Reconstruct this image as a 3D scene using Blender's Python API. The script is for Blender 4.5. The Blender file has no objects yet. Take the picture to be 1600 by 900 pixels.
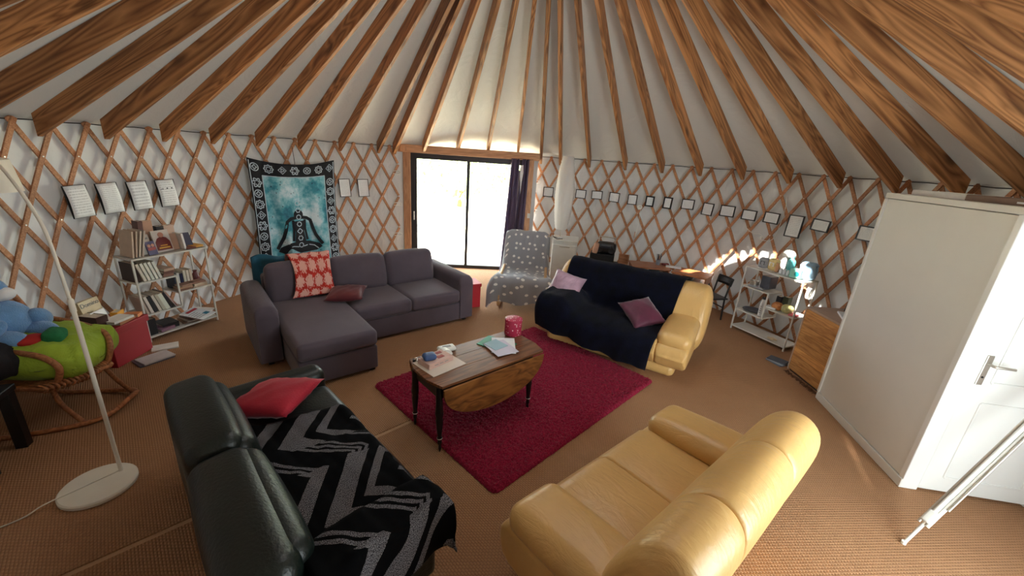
import bpy, bmesh, math, random
from mathutils import Vector, Matrix, Euler
R = math.radians
PI = math.pi
random.seed(7)
S = bpy.context.scene
COL = S.collection

# ------------------------------------------------------------------ camera
CAM_H = 2.2
pitch = math.atan(207.0 * math.cos(math.atan(.07)) / 625.0)
roll = math.atan(.07)
cd = bpy.data.cameras.new('camera')
cd.sensor_width = 36.0
cd.lens = 625.0 / 1600.0 * 36.0
cd.clip_start = .02
cam = bpy.data.objects.new('camera', cd)
COL.objects.link(cam)
fw = Vector((0, math.cos(pitch), -math.sin(pitch)))
up0 = Vector((0, math.sin(pitch), math.cos(pitch)))
rt0 = Vector((1, 0, 0))
rt = math.cos(roll) * rt0 + math.sin(roll) * up0
up = -math.sin(roll) * rt0 + math.cos(roll) * up0
cam.matrix_world = Matrix(((rt.x, up.x, -fw.x, 0), (rt.y, up.y, -fw.y, 0), (rt.z, up.z, -fw.z, CAM_H), (0, 0, 0, 1)))
S.camera = cam

# ------------------------------------------------------------------ light
S.view_settings.view_transform = 'Standard'
S.view_settings.look = 'None'
S.view_settings.gamma = 1.0
S.view_settings.exposure = 0.46
S.view_settings.use_curve_mapping = False
world = bpy.data.worlds.new('sky')
S.world = world
world.use_nodes = True
bgn = world.node_tree.nodes['Background']
bgn.inputs[0].default_value = (.90, .96, 1.0, 1)
bgn.inputs[1].default_value = 12.0

CX, CY, RW = -.05, 3.85, 4.20          # the round wall: centre and inner radius
KX, KY = .05, 3.75                     # crown of the roof
SLOPE = .617
Z_TIP = 2.07
ENTRY = (130, 149)                   # glazed entry behind the camera, azimuth range
DOOR = (-28.6, 2.8)


def wp(az, r, z):
    a = R(az)
    return Vector((CX + r * math.sin(a), CY + r * math.cos(a), z))


def portal(loc, target, sx, sy):
    l = bpy.data.lights.new('daylight_portal', 'AREA')
    l.shape = 'RECTANGLE'; l.size = sx; l.size_y = sy
    l.cycles.is_portal = True
    o = bpy.data.objects.new('daylight_portal', l); COL.objects.link(o)
    o.location = loc
    d = Vector(target) - Vector(loc)
    o.rotation_euler = d.to_track_quat('-Z', 'Y').to_euler()
    return o


portal((-.93, 7.86, 1.03), (-.72, 5.0, 1.03), 2.1, 2.1)
portal((KX, KY, 4.36), (KX, KY, 0), 1.9, 1.9)
_m = sum(ENTRY) / 2
portal(wp(_m, 4.3, 1.05), wp(_m, 0, 1.05), 1.4, 2.1)
sun = bpy.data.lights.new('sun', 'SUN')
sun.energy = 25.0; sun.angle = R(.6); sun.color = (1, .95, .86)
suno = bpy.data.objects.new('sun', sun); COL.objects.link(suno)
suno.rotation_euler = Vector((3.61, 2.07, -3.91)).to_track_quat('-Z', 'Y').to_euler()


# ------------------------------------------------------------------ materials
def lin(c):
    o = []
    for v in c:
        v = v / 255.0
        o.append(v / 12.92 if v <= .04045 else ((v + .055) / 1.055) ** 2.4)
    return o


MATS = {}


def wrinkle(m, scale, strength, stretch):
    nt = m.node_tree; N = nt.nodes; L = nt.links; b = N['Principled BSDF']
    tc = N.new('ShaderNodeTexCoord'); mp = N.new('ShaderNodeMapping'); mp.inputs['Scale'].default_value = stretch
    n = N.new('ShaderNodeTexNoise'); n.inputs['Scale'].default_value = scale; n.inputs['Detail'].default_value = 6; n.inputs['Distortion'].default_value = 2.2
    L.new(tc.outputs['Object'], mp.inputs[0]); L.new(mp.outputs[0], n.inputs['Vector'])
    bp = N.new('ShaderNodeBump'); bp.inputs['Strength'].default_value = strength; bp.inputs['Distance'].default_value = .02
    L.new(n.outputs['Fac'], bp.inputs['Height'])
    if b.inputs['Normal'].links:
        L.new(b.inputs['Normal'].links[0].from_socket, bp.inputs['Normal'])
    L.new(bp.outputs[0], b.inputs['Normal'])
    return m


def mat(name, rgb, rough=.6, var=.08, scale=8.0, bump=0.0, bscale=60.0, metal=0.0, sheen=0.0, spec=.5, coat=0.0, rgb2=None, coords='Object'):
    if name in MATS:
        return MATS[name]
    m = bpy.data.materials.new(name); m.use_nodes = True
    nt = m.node_tree; N = nt.nodes; L = nt.links
    b = N['Principled BSDF']
    c = lin(rgb)
    tc = N.new('ShaderNodeTexCoord')
    nz = N.new('ShaderNodeTexNoise'); nz.inputs['Scale'].default_value = scale; nz.inputs['Detail'].default_value = 4
    L.new(tc.outputs[coords], nz.inputs['Vector'])
    mx = N.new('ShaderNodeMix'); mx.data_type = 'RGBA'
    c2 = lin(rgb2) if rgb2 else [min(1, v * (1 + var)) for v in c]
    c1 = c if rgb2 else [v * (1 - var) for v in c]
    mx.inputs[6].default_value = (*c1, 1); mx.inputs[7].default_value = (*c2, 1)
    rp = N.new('ShaderNodeMapRange'); rp.inputs[1].default_value = .3; rp.inputs[2].default_value = .7
    L.new(nz.outputs['Fac'], rp.inputs[0]); L.new(rp.outputs[0], mx.inputs[0])
    L.new(mx.outputs[2], b.inputs['Base Color'])
    b.inputs['Roughness'].default_value = rough
    b.inputs['Metallic'].default_value = metal
    b.inputs['Specular IOR Level'].default_value = spec
    if sheen:
        b.inputs['Sheen Weight'].default_value = sheen
        b.inputs['Sheen Roughness'].default_value = .4
    if coat:
        b.inputs['Coat Weight'].default_value = coat
    if bump:
        n2 = N.new('ShaderNodeTexNoise'); n2.inputs['Scale'].default_value = bscale; n2.inputs['Detail'].default_value = 3
        L.new(tc.outputs[coords], n2.inputs['Vector'])
        bp = N.new('ShaderNodeBump'); bp.inputs['Strength'].default_value = bump; bp.inputs['Distance'].default_value = .01
        L.new(n2.outputs['Fac'], bp.inputs['Height']); L.new(bp.outputs[0], b.inputs['Normal'])
    MATS[name] = m
    return m


def wood(name, rgb1, rgb2, rough=.5, scale=(1.2, 14, 14), knots=True, coat=0.0, rings=7.0, kn=(1.6, 9, 5)):
    if name in MATS:
        return MATS[name]
    m = bpy.data.materials.new(name); m.use_nodes = True
    nt = m.node_tree; N = nt.nodes; L = nt.links
    b = N['Principled BSDF']
    tc = N.new('ShaderNodeTexCoord'); oi = N.new('ShaderNodeObjectInfo')
    ml = N.new('ShaderNodeMath'); ml.operation = 'MULTIPLY'; ml.inputs[1].default_value = 31.7
    L.new(oi.outputs['Random'], ml.inputs[0])
    cb = N.new('ShaderNodeCombineXYZ')
    for i in range(3):
        L.new(ml.outputs[0], cb.inputs[i])
    ad = N.new('ShaderNodeVectorMath'); ad.operation = 'ADD'
    L.new(tc.outputs['Object'], ad.inputs[0]); L.new(cb.outputs[0], ad.inputs[1])
    mp = N.new('ShaderNodeMapping'); mp.inputs['Scale'].default_value = scale
    L.new(ad.outputs[0], mp.inputs[0])
    n1 = N.new('ShaderNodeTexNoise'); n1.inputs['Scale'].default_value = 1.0; n1.inputs['Detail'].default_value = 2; n1.inputs['Distortion'].default_value = .6
    L.new(mp.outputs[0], n1.inputs['Vector'])
    w1 = N.new('ShaderNodeMath'); w1.operation = 'MULTIPLY'; w1.inputs[1].default_value = rings
    L.new(n1.outputs['Fac'], w1.inputs[0])
    fr = N.new('ShaderNodeMath'); fr.operation = 'PINGPONG'; fr.inputs[1].default_value = .5
    L.new(w1.outputs[0], fr.inputs[0])
    n3 = N.new('ShaderNodeTexNoise'); n3.inputs['Scale'].default_value = 1.0; n3.inputs['Detail'].default_value = 5
    m3 = N.new('ShaderNodeMapping'); m3.inputs['Scale'].default_value = (scale[0] * 2, scale[1] * 5, scale[2] * 5)
    L.new(ad.outputs[0], m3.inputs[0]); L.new(m3.outputs[0], n3.inputs['Vector'])
    av = N.new('ShaderNodeMath'); av.operation = 'ADD'
    L.new(fr.outputs[0], av.inputs[0]); L.new(n3.outputs['Fac'], av.inputs[1])
    rp = N.new('ShaderNodeMapRange'); rp.inputs[1].default_value = .35; rp.inputs[2].default_value = 1.05
    L.new(av.outputs[0], rp.inputs[0])
    mx = N.new('ShaderNodeMix'); mx.data_type = 'RGBA'
    mx.inputs[6].default_value = (*lin(rgb1), 1); mx.inputs[7].default_value = (*lin(rgb2), 1)
    L.new(rp.outputs[0], mx.inputs[0])
    col = mx.outputs[2]
    if knots:
        vo = N.new('ShaderNodeTexVoronoi'); vo.inputs['Scale'].default_value = 1.0; vo.inputs['Randomness'].default_value = 1.0
        m4 = N.new('ShaderNodeMapping'); m4.inputs['Scale'].default_value = kn
        L.new(ad.outputs[0], m4.inputs[0]); L.new(m4.outputs[0], vo.inputs['Vector'])
        r2 = N.new('ShaderNodeMapRange'); r2.inputs[1].default_value = .06; r2.inputs[2].default_value = .2; r2.inputs[3].default_value = .75; r2.inputs[4].default_value = 0
        L.new(vo.outputs['Distance'], r2.inputs[0])
        mk = N.new('ShaderNodeMix'); mk.data_type = 'RGBA'
        mk.inputs[7].default_value = (*[v * .35 for v in lin(rgb1)], 1)
        L.new(r2.outputs[0], mk.inputs[0]); L.new(col, mk.inputs[6]); col = mk.outputs[2]
    hv = N.new('ShaderNodeHueSaturation')
    r3 = N.new('ShaderNodeMapRange'); r3.inputs[3].default_value = .78; r3.inputs[4].default_value = 1.18
    L.new(oi.outputs['Random'], r3.inputs[0]); L.new(r3.outputs[0], hv.inputs['Value']); L.new(col, hv.inputs['Color'])
    L.new(hv.outputs[0], b.inputs['Base Color'])
    b.inputs['Roughness'].default_value = rough
    b.inputs['Specular IOR Level'].default_value = .35
    if coat:
        b.inputs['Coat Weight'].default_value = coat; b.inputs['Coat Roughness'].default_value = .25
    MATS[name] = m
    return m


def emat(name, rgb, strength):
    m = bpy.data.materials.new(name); m.use_nodes = True
    b = m.node_tree.nodes['Principled BSDF']
    b.inputs['Base Color'].default_value = (*lin(rgb), 1)
    b.inputs['Emission Color'].default_value = (*lin(rgb), 1); b.inputs['Emission Strength'].default_value = strength
    return m


def canvas(name, rgb, tr):
    m = bpy.data.materials.new(name); m.use_nodes = True
    nt = m.node_tree; N = nt.nodes; L = nt.links
    b = N['Principled BSDF']; out = N['Material Output']
    b.inputs['Base Color'].default_value = (*lin(rgb), 1); b.inputs['Roughness'].default_value = .75
    t = N.new('ShaderNodeBsdfTranslucent'); t.inputs[0].default_value = (*lin((235, 232, 220)), 1)
    mx = N.new('ShaderNodeMixShader'); mx.inputs[0].default_value = tr
    tc = N.new('ShaderNodeTexCoord')
    mp = N.new('ShaderNodeMapping'); mp.inputs['Scale'].default_value = (1.0, 1.0, .55)
    n = N.new('ShaderNodeTexNoise'); n.inputs['Scale'].default_value = 3.4; n.inputs['Detail'].default_value = 5; n.inputs['Distortion'].default_value = 1.2
    L.new(tc.outputs['Object'], mp.inputs[0]); L.new(mp.outputs[0], n.inputs['Vector'])
    bp = N.new('ShaderNodeBump'); bp.inputs['Strength'].default_value = .35; bp.inputs['Distance'].default_value = .05
    L.new(n.outputs['Fac'], bp.inputs['Height']); L.new(bp.outputs[0], b.inputs['Normal'])
    L.new(b.outputs[0], mx.inputs[1]); L.new(t.outputs[0], mx.inputs[2]); L.new(mx.outputs[0], out.inputs[0])
    return m


def glass(name, tint=(.97, .99, .98), gloss=.06):
    m = bpy.data.materials.new(name); m.use_nodes = True
    nt = m.node_tree; N = nt.nodes; L = nt.links
    for n in list(N):
        if n.type == 'BSDF_PRINCIPLED': N.remove(n)
    out = N['Material Output']
    t = N.new('ShaderNodeBsdfTransparent'); t.inputs[0].default_value = (*tint, 1)
    g = N.new('ShaderNodeBsdfGlossy'); g.inputs['Roughness'].default_value = .03
    mx = N.new('ShaderNodeMixShader'); mx.inputs[0].default_value = gloss
    L.new(t.outputs[0], mx.inputs[1]); L.new(g.outputs[0], mx.inputs[2]); L.new(mx.outputs[0], out.inputs[0])
    return m


def nodes_of(name, rough=.85):
    m = bpy.data.materials.new(name); m.use_nodes = True
    nt = m.node_tree
    b = nt.nodes['Principled BSDF']; b.inputs['Roughness'].default_value = rough
    return m, nt.nodes, nt.links, b


def mth(N, L, op, a, b=None, c=None):
    n = N.new('ShaderNodeMath'); n.operation = op
    for i, v in enumerate((a, b, c)):
        if v is None: continue
        if isinstance(v, (int, float)): n.inputs[i].default_value = v
        else: L.new(v, n.inputs[i])
    return n.outputs[0]


def mixc(N, L, f, a, b):
    n = N.new('ShaderNodeMix'); n.data_type = 'RGBA'
    for i, v in ((0, f), (6, a), (7, b)):
        if isinstance(v, (int, float)): n.inputs[i].default_value = v
        elif isinstance(v, (tuple, list)): n.inputs[i].default_value = (*lin(v), 1)
        else: L.new(v, n.inputs[i])
    return n.outputs[2]


def sepuv(N, L, kind='UV'):
    tc = N.new('ShaderNodeTexCoord'); sp = N.new('ShaderNodeSeparateXYZ'); L.new(tc.outputs[kind], sp.inputs[0])
    return tc, sp.outputs[0], sp.outputs[1]


# ------------------------------------------------------------------ mesh helpers
class MB:
    def __init__(s):
        s.v = []; s.f = []; s.uv = {}

    def add(s, vs, fs):
        o = len(s.v); s.v += [Vector(p) for p in vs]; s.f += [tuple(i + o for i in f) for f in fs]; return s

    def box(s, c, size, rot=None):
        x, y, z = (k / 2 for k in size)
        vs = [Vector((a, b, d)) for a in (-x, x) for b in (-y, y) for d in (-z, z)]
        if rot is not None:
            M = rot if isinstance(rot, Matrix) else Euler(rot).to_matrix()
            vs = [M @ v for v in vs]
        return s.add([v + Vector(c) for v in vs], [(0, 1, 3, 2), (4, 6, 7, 5), (0, 4, 5, 1), (2, 3, 7, 6), (0, 2, 6, 4), (1, 5, 7, 3)])

    def prism(s, poly, z0, z1):
        n = len(poly)
        return s.add([(x, y, z0) for x, y in poly] + [(x, y, z1) for x, y in poly],
                     [tuple(range(n - 1, -1, -1)), tuple(range(n, 2 * n))] + [(i, (i + 1) % n, n + (i + 1) % n, n + i) for i in range(n)])

    def prismx(s, poly, x0, x1):          # polygon in (y,z), extruded along x
        n = len(poly)
        return s.add([(x0, y, z) for y, z in poly] + [(x1, y, z) for y, z in poly],
                     [tuple(range(n)), tuple(range(2 * n - 1, n - 1, -1))] + [(i, n + i, n + (i + 1) % n, (i + 1) % n) for i in range(n)])

    def loft(s, loops, caps=True, closed=True):
        n = len(loops[0]); vs = [p for l in loops for p in l]; fs = []
        for k in range(len(loops) - 1):
            for i in range(n if closed else n - 1):
                j = (i + 1) % n
                fs.append((k * n + i, k * n + j, (k + 1) * n + j, (k + 1) * n + i))
        if caps:
            fs.append(tuple(range(n - 1, -1, -1))); m = (len(loops) - 1) * n; fs.append(tuple(range(m, m + n)))
        return s.add(vs, fs)

    def tube(s, path, r, seg=8, closed=False):
        path = [Vector(p) for p in path]; n = len(path); loops = []
        up_ = None
        for i, p in enumerate(path):
            if closed: t = path[(i + 1) % n] - path[i - 1]
            else: t = path[min(i + 1, n - 1)] - path[max(i - 1, 0)]
            t.normalize()
            if up_ is None:
                up_ = Vector((0, 0, 1)) if abs(t.z) < .9 else Vector((1, 0, 0))
            a = t.cross(up_)
            if a.length < 1e-4: a = t.cross(Vector((1, .3, 0)))
            a.normalize(); b = a.cross(t); up_ = b
            rr = r[i] if isinstance(r, (list, tuple)) else r
            loops.append([p + rr * (math.cos(2 * PI * k / seg) * a + math.sin(2 * PI * k / seg) * b) for k in range(seg)])
        if closed: loops.append(loops[0])
        return s.loft(loops, caps=not closed)

    def lathe(s, prof, seg=20, c=(0, 0, 0)):
        c = Vector(c)
        loops = [[c + Vector((max(r, 1e-4) * math.cos(2 * PI * k / seg), max(r, 1e-4) * math.sin(2 * PI * k / seg), z)) for k in range(seg)] for r, z in prof]
        return s.loft(loops, caps=False)

    def grid(s, fn, nu, nv, flip=False, uvf=None):
        o = len(s.v)
        vs = [fn(i / nu, j / nv) for j in range(nv + 1) for i in range(nu + 1)]
        fs = []
        for j in range(nv):
            for i in range(nu):
                a = j * (nu + 1) + i
                q = (a, a + 1, a + nu + 2, a + nu + 1)
                fs.append(q[::-1] if flip else q)
        for j in range(nv + 1):
            for i in range(nu + 1):
                s.uv[o + j * (nu + 1) + i] = uvf(i / nu, j / nv) if uvf else (i / nu, j / nv)
        return s.add(vs, fs)

    def sbox(s, c, size, r=.05, puff=0.0, n=6, k=4, rot=None, fn=None):
        h = [d / 2 for d in size]
        def ts(a):
            rr = min(r, a * .98); o = []
            for i in range(k + 1):
                o.append(-1 + (rr / a) * i / k)
            st = 1 - rr / a
            for i in range(1, n): o.append(-st + 2 * st * i / n)
            for i in range(k + 1): o.append(1 - (rr / a) * (k - i) / k)
            return o
        T = [ts(a) for a in h]
        vs = {}; idx = {}; V = []; F = []
        def vert(i, j, l):
            key = (i, j, l)
            if key in idx: return idx[key]
            p = Vector((T[0][i] * h[0], T[1][j] * h[1], T[2][l] * h[2]))
            q = Vector([max(-(h[a] - min(r, h[a] * .98)), min(h[a] - min(r, h[a] * .98), p[a])) for a in range(3)])
            d = p - q
            if d.length > 1e-9:
                dn = d.normalized(); p = q + Vector([dn[a] * min(r, h[a] * .98) for a in range(3)])
            u = [p[a] / h[a] for a in range(3)]
            if puff:
                for a in range(3):
                    b, e = (a + 1) % 3, (a + 2) % 3
                    if abs(u[a]) > .3:
                        p[a] += math.copysign(puff * min(h[a] / min(h), 1.0) * max(0, 1 - u[b] ** 2) * max(0, 1 - u[e] ** 2) * (abs(u[a])), u[a]) * (1 if h[a] == min(h) else .5)
            if fn: p = fn(p)
            idx[key] = len(V); V.append(p); return idx[key]
        nx, ny, nz = len(T[0]) - 1, len(T[1]) - 1, len(T[2]) - 1
        for i in range(nx):
            for j in range(ny):
                F.append((vert(i, j, 0), vert(i, j + 1, 0), vert(i + 1, j + 1, 0), vert(i + 1, j, 0)))
                F.append((vert(i, j, nz), vert(i + 1, j, nz), vert(i + 1, j + 1, nz), vert(i, j + 1, nz)))
        for i in range(nx):
            for l in range(nz):
                F.append((vert(i, 0, l), vert(i + 1, 0, l), vert(i + 1, 0, l + 1), vert(i, 0, l + 1)))
                F.append((vert(i, ny, l), vert(i, ny, l + 1), vert(i + 1, ny, l + 1), vert(i + 1, ny, l)))
        for j in range(ny):
            for l in range(nz):
                F.append((vert(0, j, l), vert(0, j, l + 1), vert(0, j + 1, l + 1), vert(0, j + 1, l)))
                F.append((vert(nx, j, l), vert(nx, j + 1, l), vert(nx, j + 1, l + 1), vert(nx, j, l + 1)))
        M = Euler(rot).to_matrix() if rot else None
        return s.add([(M @ v if M else v) + Vector(c) for v in V], F)

    def build(s, name, m, parent=None, smooth=None, bevel=None, solid=None, loc=None, rz=None, rot=None):
        me = bpy.data.meshes.new(name)
        me.from_pydata([tuple(v) for v in s.v], [], s.f)
        if s.uv:
            ul = me.uv_layers.new(name='UVMap')
            for lp in me.loops:
                ul.data[lp.index].uv = s.uv.get(lp.vertex_index, (0, 0))
        if bevel:
            bm = bmesh.new(); bm.from_mesh(me)
            bmesh.ops.recalc_face_normals(bm, faces=bm.faces)
            bmesh.ops.bevel(bm, geom=list(bm.edges), offset=bevel[0], segments=bevel[1], affect='EDGES', profile=.5)
            bm.to_mesh(me); bm.free()
        elif not s.uv:
            bm = bmesh.new(); bm.from_mesh(me); bmesh.ops.recalc_face_normals(bm, faces=bm.faces); bm.to_mesh(me); bm.free()
        if smooth:
            for p in me.polygons: p.use_smooth = True
            if smooth < 179: me.set_sharp_from_angle(angle=R(smooth))
        me.materials.append(m)
        o = bpy.data.objects.new(name, me); COL.objects.link(o)
        if parent is not None: o.parent = parent
        if loc is not None: o.location = loc
        if rz is not None: o.rotation_euler = (0, 0, rz)
        if rot is not None: o.rotation_euler = rot
        if solid:
            md = o.modifiers.new('thickness', 'SOLIDIFY'); md.thickness = solid; md.offset = 0
        return o


def tag(o, label=None, cat=None, group=None, kind=None):
    if label: o['label'] = label
    if cat: o['category'] = cat
    if group: o['group'] = group
    if kind: o['kind'] = kind
    return o


def thing(name, label, cat, loc=(0, 0, 0), rz=0, group=None):
    o = bpy.data.objects.new(name, None); COL.objects.link(o)
    o.empty_display_size = .1
    o.location = loc; o.rotation_euler = (0, 0, rz)
    return tag(o, label, cat, group)


def copy_tree(o, parent=None):
    c = o.copy(); COL.objects.link(c)
    c.parent = parent
    for ch in list(o.children): copy_tree(ch, c)
    return c


def arc(c, r, a0, a1, n, plane='xy'):
    o = []
    for i in range(n + 1):
        a = R(a0 + (a1 - a0) * i / n)
        o.append((c[0] + r * math.cos(a), c[1] + r * math.sin(a)))
    return o


def smoothpath(pts, n=6):
    P = [Vector(p) for p in pts]; out = []
    for i in range(len(P) - 1):
        p0 = P[max(i - 1, 0)]; p1 = P[i]; p2 = P[i + 1]; p3 = P[min(i + 2, len(P) - 1)]
        for k in range(n):
            t = k / n
            out.append(.5 * ((2 * p1) + (-p0 + p2) * t + (2 * p0 - 5 * p1 + 4 * p2 - p3) * t * t + (-p0 + 3 * p1 - 3 * p2 + p3) * t ** 3))
    out.append(P[-1]); return out


def noise1(x, seed=0):
    return math.sin(x * 1.7 + seed) * .5 + math.sin(x * 3.9 + seed * 2.3) * .3 + math.sin(x * 7.3 + seed * 5.1) * .2

# ================================================================== THE SETTING
M_CANVAS = canvas('wall_canvas', (206, 209, 211), .003)
M_ROOF = canvas('roof_canvas', (198, 195, 186), .004)
M_RAFT = wood('rafter_wood', (112, 68, 36), (198, 140, 88), .5, (.42, 5, 5), True, rings=15, kn=(1.5, 12, 4.5))
M_LATH = wood('lath_wood', (150, 100, 68), (194, 142, 104), .6, (2, 30, 30), False, rings=4)
M_FRAME = wood('door_frame_wood', (176, 130, 96), (214, 168, 130), .6, (20, 20, 1.5), False, rings=5)
M_BOLT = mat('bolt_zinc', (225, 222, 215), .35, .03, metal=.3)
M_DARK = mat('anthracite_aluminium', (48, 48, 54), .45, .05)
M_WHITE = mat('white_metal', (226, 226, 220), .4, .03)
M_BLACK = mat('black_plastic', (18, 18, 20), .4, .1)
M_PAPER = mat('paper_white', (232, 234, 236), .8, .03)

# carpet material ----------------------------------------------------
m, N, L, b = nodes_of('sisal_weave', .9)
tc = N.new('ShaderNodeTexCoord')
mp = N.new('ShaderNodeMapping'); mp.inputs['Rotation'].default_value = (0, 0, R(45)); mp.inputs['Scale'].default_value = (68, 68, 68)
L.new(tc.outputs['Object'], mp.inputs[0])
sp = N.new('ShaderNodeSeparateXYZ'); L.new(mp.outputs[0], sp.inputs[0])
row = mth(N, L, 'FLOOR', sp.outputs[1])
off = mth(N, L, 'MULTIPLY', mth(N, L, 'MODULO', row, 2.0), .5)
ux = mth(N, L, 'FRACT', mth(N, L, 'ADD', mth(N, L, 'MULTIPLY', sp.outputs[0], .6), off))
uy = mth(N, L, 'FRACT', sp.outputs[1])
hx = mth(N, L, 'SINE', mth(N, L, 'MULTIPLY', ux, PI)); hy = mth(N, L, 'SINE', mth(N, L, 'MULTIPLY', uy, PI))
hh = mth(N, L, 'MULTIPLY', hx, hy)
nz = N.new('ShaderNodeTexNoise'); nz.inputs['Scale'].default_value = 1.6; nz.inputs['Detail'].default_value = 6; L.new(tc.outputs['Object'], nz.inputs['Vector'])
n2 = N.new('ShaderNodeTexNoise'); n2.inputs['Scale'].default_value = 90; L.new(tc.outputs['Object'], n2.inputs['Vector'])
base = mixc(N, L, nz.outputs['Fac'], (168, 122, 84), (190, 146, 106))
base = mixc(N, L, mth(N, L, 'MULTIPLY', n2.outputs['Fac'], .5), base, (132, 90, 58))
rp = N.new('ShaderNodeMapRange'); rp.inputs[1].default_value = 0; rp.inputs[2].default_value = .45; rp.inputs[3].default_value = .45; rp.inputs[4].default_value = 0
L.new(hh, rp.inputs[0])
base = mixc(N, L, rp.outputs[0], base, (96, 62, 38))
L.new(base, b.inputs['Base Color'])
bp = N.new('ShaderNodeBump'); bp.inputs['Strength'].default_value = .8; bp.inputs['Distance'].default_value = .006
L.new(hh, bp.inputs['Height']); L.new(bp.outputs[0], b.inputs['Normal'])
M_SISAL = m
M_BACK = mat('carpet_underlay', (190, 152, 118), .9, .06, 12, .2, 80)

fl = MB()
fl.lathe([(0, -.03), (RW + .1, -.03), (RW + .1, 0), (0, 0)], 96, (CX, CY, 0))
floor = tag(fl.build('floor', M_BACK, smooth=30), 'pale underlay board of the round floor below the sisal', kind='structure')
# two lengths of sisal carpet meeting at a slanting seam
sd = Vector((math.cos(R(45.2)), math.sin(R(45.2)))); sp0 = Vector((-.93, 2.70)); sn = Vector((-sd.y, sd.x))
for side in (1, -1):
    cm = Vector((CX, CY)); rr = RW + .03
    q = sp0 + sn * (side * .020); d = (q - cm).dot(sn)
    half = math.sqrt(rr * rr - d * d); foot = cm + sn * d
    a_0 = math.atan2(*( (foot + sd * half) - cm).yx); a_1 = math.atan2(*((foot - sd * half) - cm).yx)
    if side == 1:
        while a_1 < a_0: a_1 += 2 * PI
    else:
        while a_1 > a_0: a_1 -= 2 * PI
    poly = [(CX + rr * math.cos(a_0 + (a_1 - a_0) * i / 90), CY + rr * math.sin(a_0 + (a_1 - a_0) * i / 90)) for i in range(91)]
    if side == -1: poly = poly[::-1]
    MB().prism(poly, .0, .008).build('carpet_length', M_SISAL, floor)
FZ = .008

# canvas wall --------------------------------------------------------
def cyl(a0, a1, z0, z1, rad, nu, nv, name, m_, parent=None):
    mb = MB()
    def fn(u, v):
        az = a0 + (a1 - a0) * u; z = z0 + (z1 - z0) * v
        rr = rad + .008 * noise1(az * .55 + z * 1.3, 3) + .006 * noise1(az * 1.9 - z * 2.1, 8)
        return wp(az, rr, z) - Vector((CX, CY, 0))
    mb.grid(fn, nu, nv)
    return mb.build(name, m_, parent, smooth=180, loc=(CX, CY, 0) if parent is None else None)

wall = tag(cyl(DOOR[1], ENTRY[0], 0, 2.30, RW + .06, 200, 16, 'wall_round', M_CANVAS), 'off-white canvas wall of the round tent behind wooden lattice', kind='structure')
cyl(ENTRY[1] - 360, DOOR[0], 0, 2.30, RW + .06, 200, 16, 'canvas_panel', M_CANVAS, wall)
cyl(ENTRY[0], ENTRY[1], 2.1, 2.30, RW + .06, 30, 3, 'canvas_panel', M_CANVAS, wall)
# canvas above the lintel
cyl(DOOR[0], DOOR[1], 2.2, 2.30, RW + .06, 30, 3, 'canvas_panel', M_CANVAS, wall)

# roof canvas ---------------------------------------------------------
RAZ = [-92.6, -84.6, -76.6, -68.9, -60.9, -52.7, -44.1, -35.4, -31.6, -24.7, -16.2, -8.3, -.3, 5.9, 11, 18.5, 27.6, 36.5, 45.2, 54.2, 63.2, 72.0, 80.6,
       89.2, 97.8, 106.4, 115, 123.6, 132.2, 140.8, 149.4, 158, 166.6, 175.2, -101, -109.5, -118, -126.5, -135, -143.5, -152, -160.5, -169]
RAZ.sort()
VD = .188                                # vertical depth of a rafter
def roof_z(r): return Z_TIP + VD + SLOPE * (RW - r)
def crownp(az, r, z): return Vector((KX + r * math.sin(R(az)), KY + r * math.cos(R(az)), z))
K0 = .95
z_k = roof_z(K0)
mb = MB()
def rf(u, v):
    az = -180 + 360 * u
    # sag between the neighbouring rafters
    i = 0
    lo = max([a for a in RAZ if a <= az] or [RAZ[-1] - 360]); hi = min([a for a in RAZ if a > az] or [RAZ[0] + 360])
    t = (az - lo) / max(hi - lo, 1e-6)
    bul = math.sin(PI * t)
    p = wp(az, RW + .16, roof_z(RW + .16)); q = crownp(az, K0, z_k)
    w = p.lerp(q, v)
    w.z += .004 + .035 * bul * math.sin(PI * min(1, v * 1.15 + .05)) * min(1, (hi - lo) / 8) + .006 * noise1(az * .9 + v * 9, 2)
    return w
mb.grid(rf, 43 * 8, 26, flip=True)
ceil = tag(mb.build('ceiling', M_ROOF, smooth=180), 'cream canvas roof stretched over radiating rafters', kind='structure')
rng = random.Random(3)
for az in RAZ:
    over_door = DOOR[0] + 3 < az < DOOR[1] - 3
    zt = Z_TIP + (.10 if over_door else 0)
    r0 = RW - .02
    p = wp(az, r0, Z_TIP + SLOPE * .02); q = crownp(az, K0, Z_TIP + SLOPE * (RW - K0))
    d = q - p; Ln = d.length; x = d.normalized(); y = Vector((0, 0, 1)).cross(x).normalized(); z = x.cross(y)
    sl = math.atan2(x.z, math.hypot(x.x, x.y)); dep = VD * math.cos(sl); hw = .0235 + rng.uniform(-.002, .003)
    x0 = 0; xt = dep * math.tan(sl)
    mb = MB()
    if over_door: prof = [(.10 * math.sin(sl) + .085, 0), (Ln, 0), (Ln, dep), (xt + .10, dep), (xt + .06, dep * .6)]
    else: prof = [(0, 0), (Ln, 0), (Ln, dep), (xt, dep)]
    n = len(prof)
    vs = [(a, -hw, c) for a, c in prof] + [(a, hw, c) for a, c in prof]
    mb.add(vs, [tuple(range(n)), tuple(range(2 * n - 1, n - 1, -1))] + [(i, n + i, n + (i + 1) % n, (i + 1) % n) for i in range(n)])
    o = mb.build('rafter', M_RAFT, None, bevel=(.003, 1))
    o.parent = ceil
    o.matrix_world = Matrix(((x.x, y.x, z.x, p.x), (x.y, y.y, z.y, p.y), (x.z, y.z, z.z, p.z), (0, 0, 0, 1)))
mb = MB()
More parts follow.
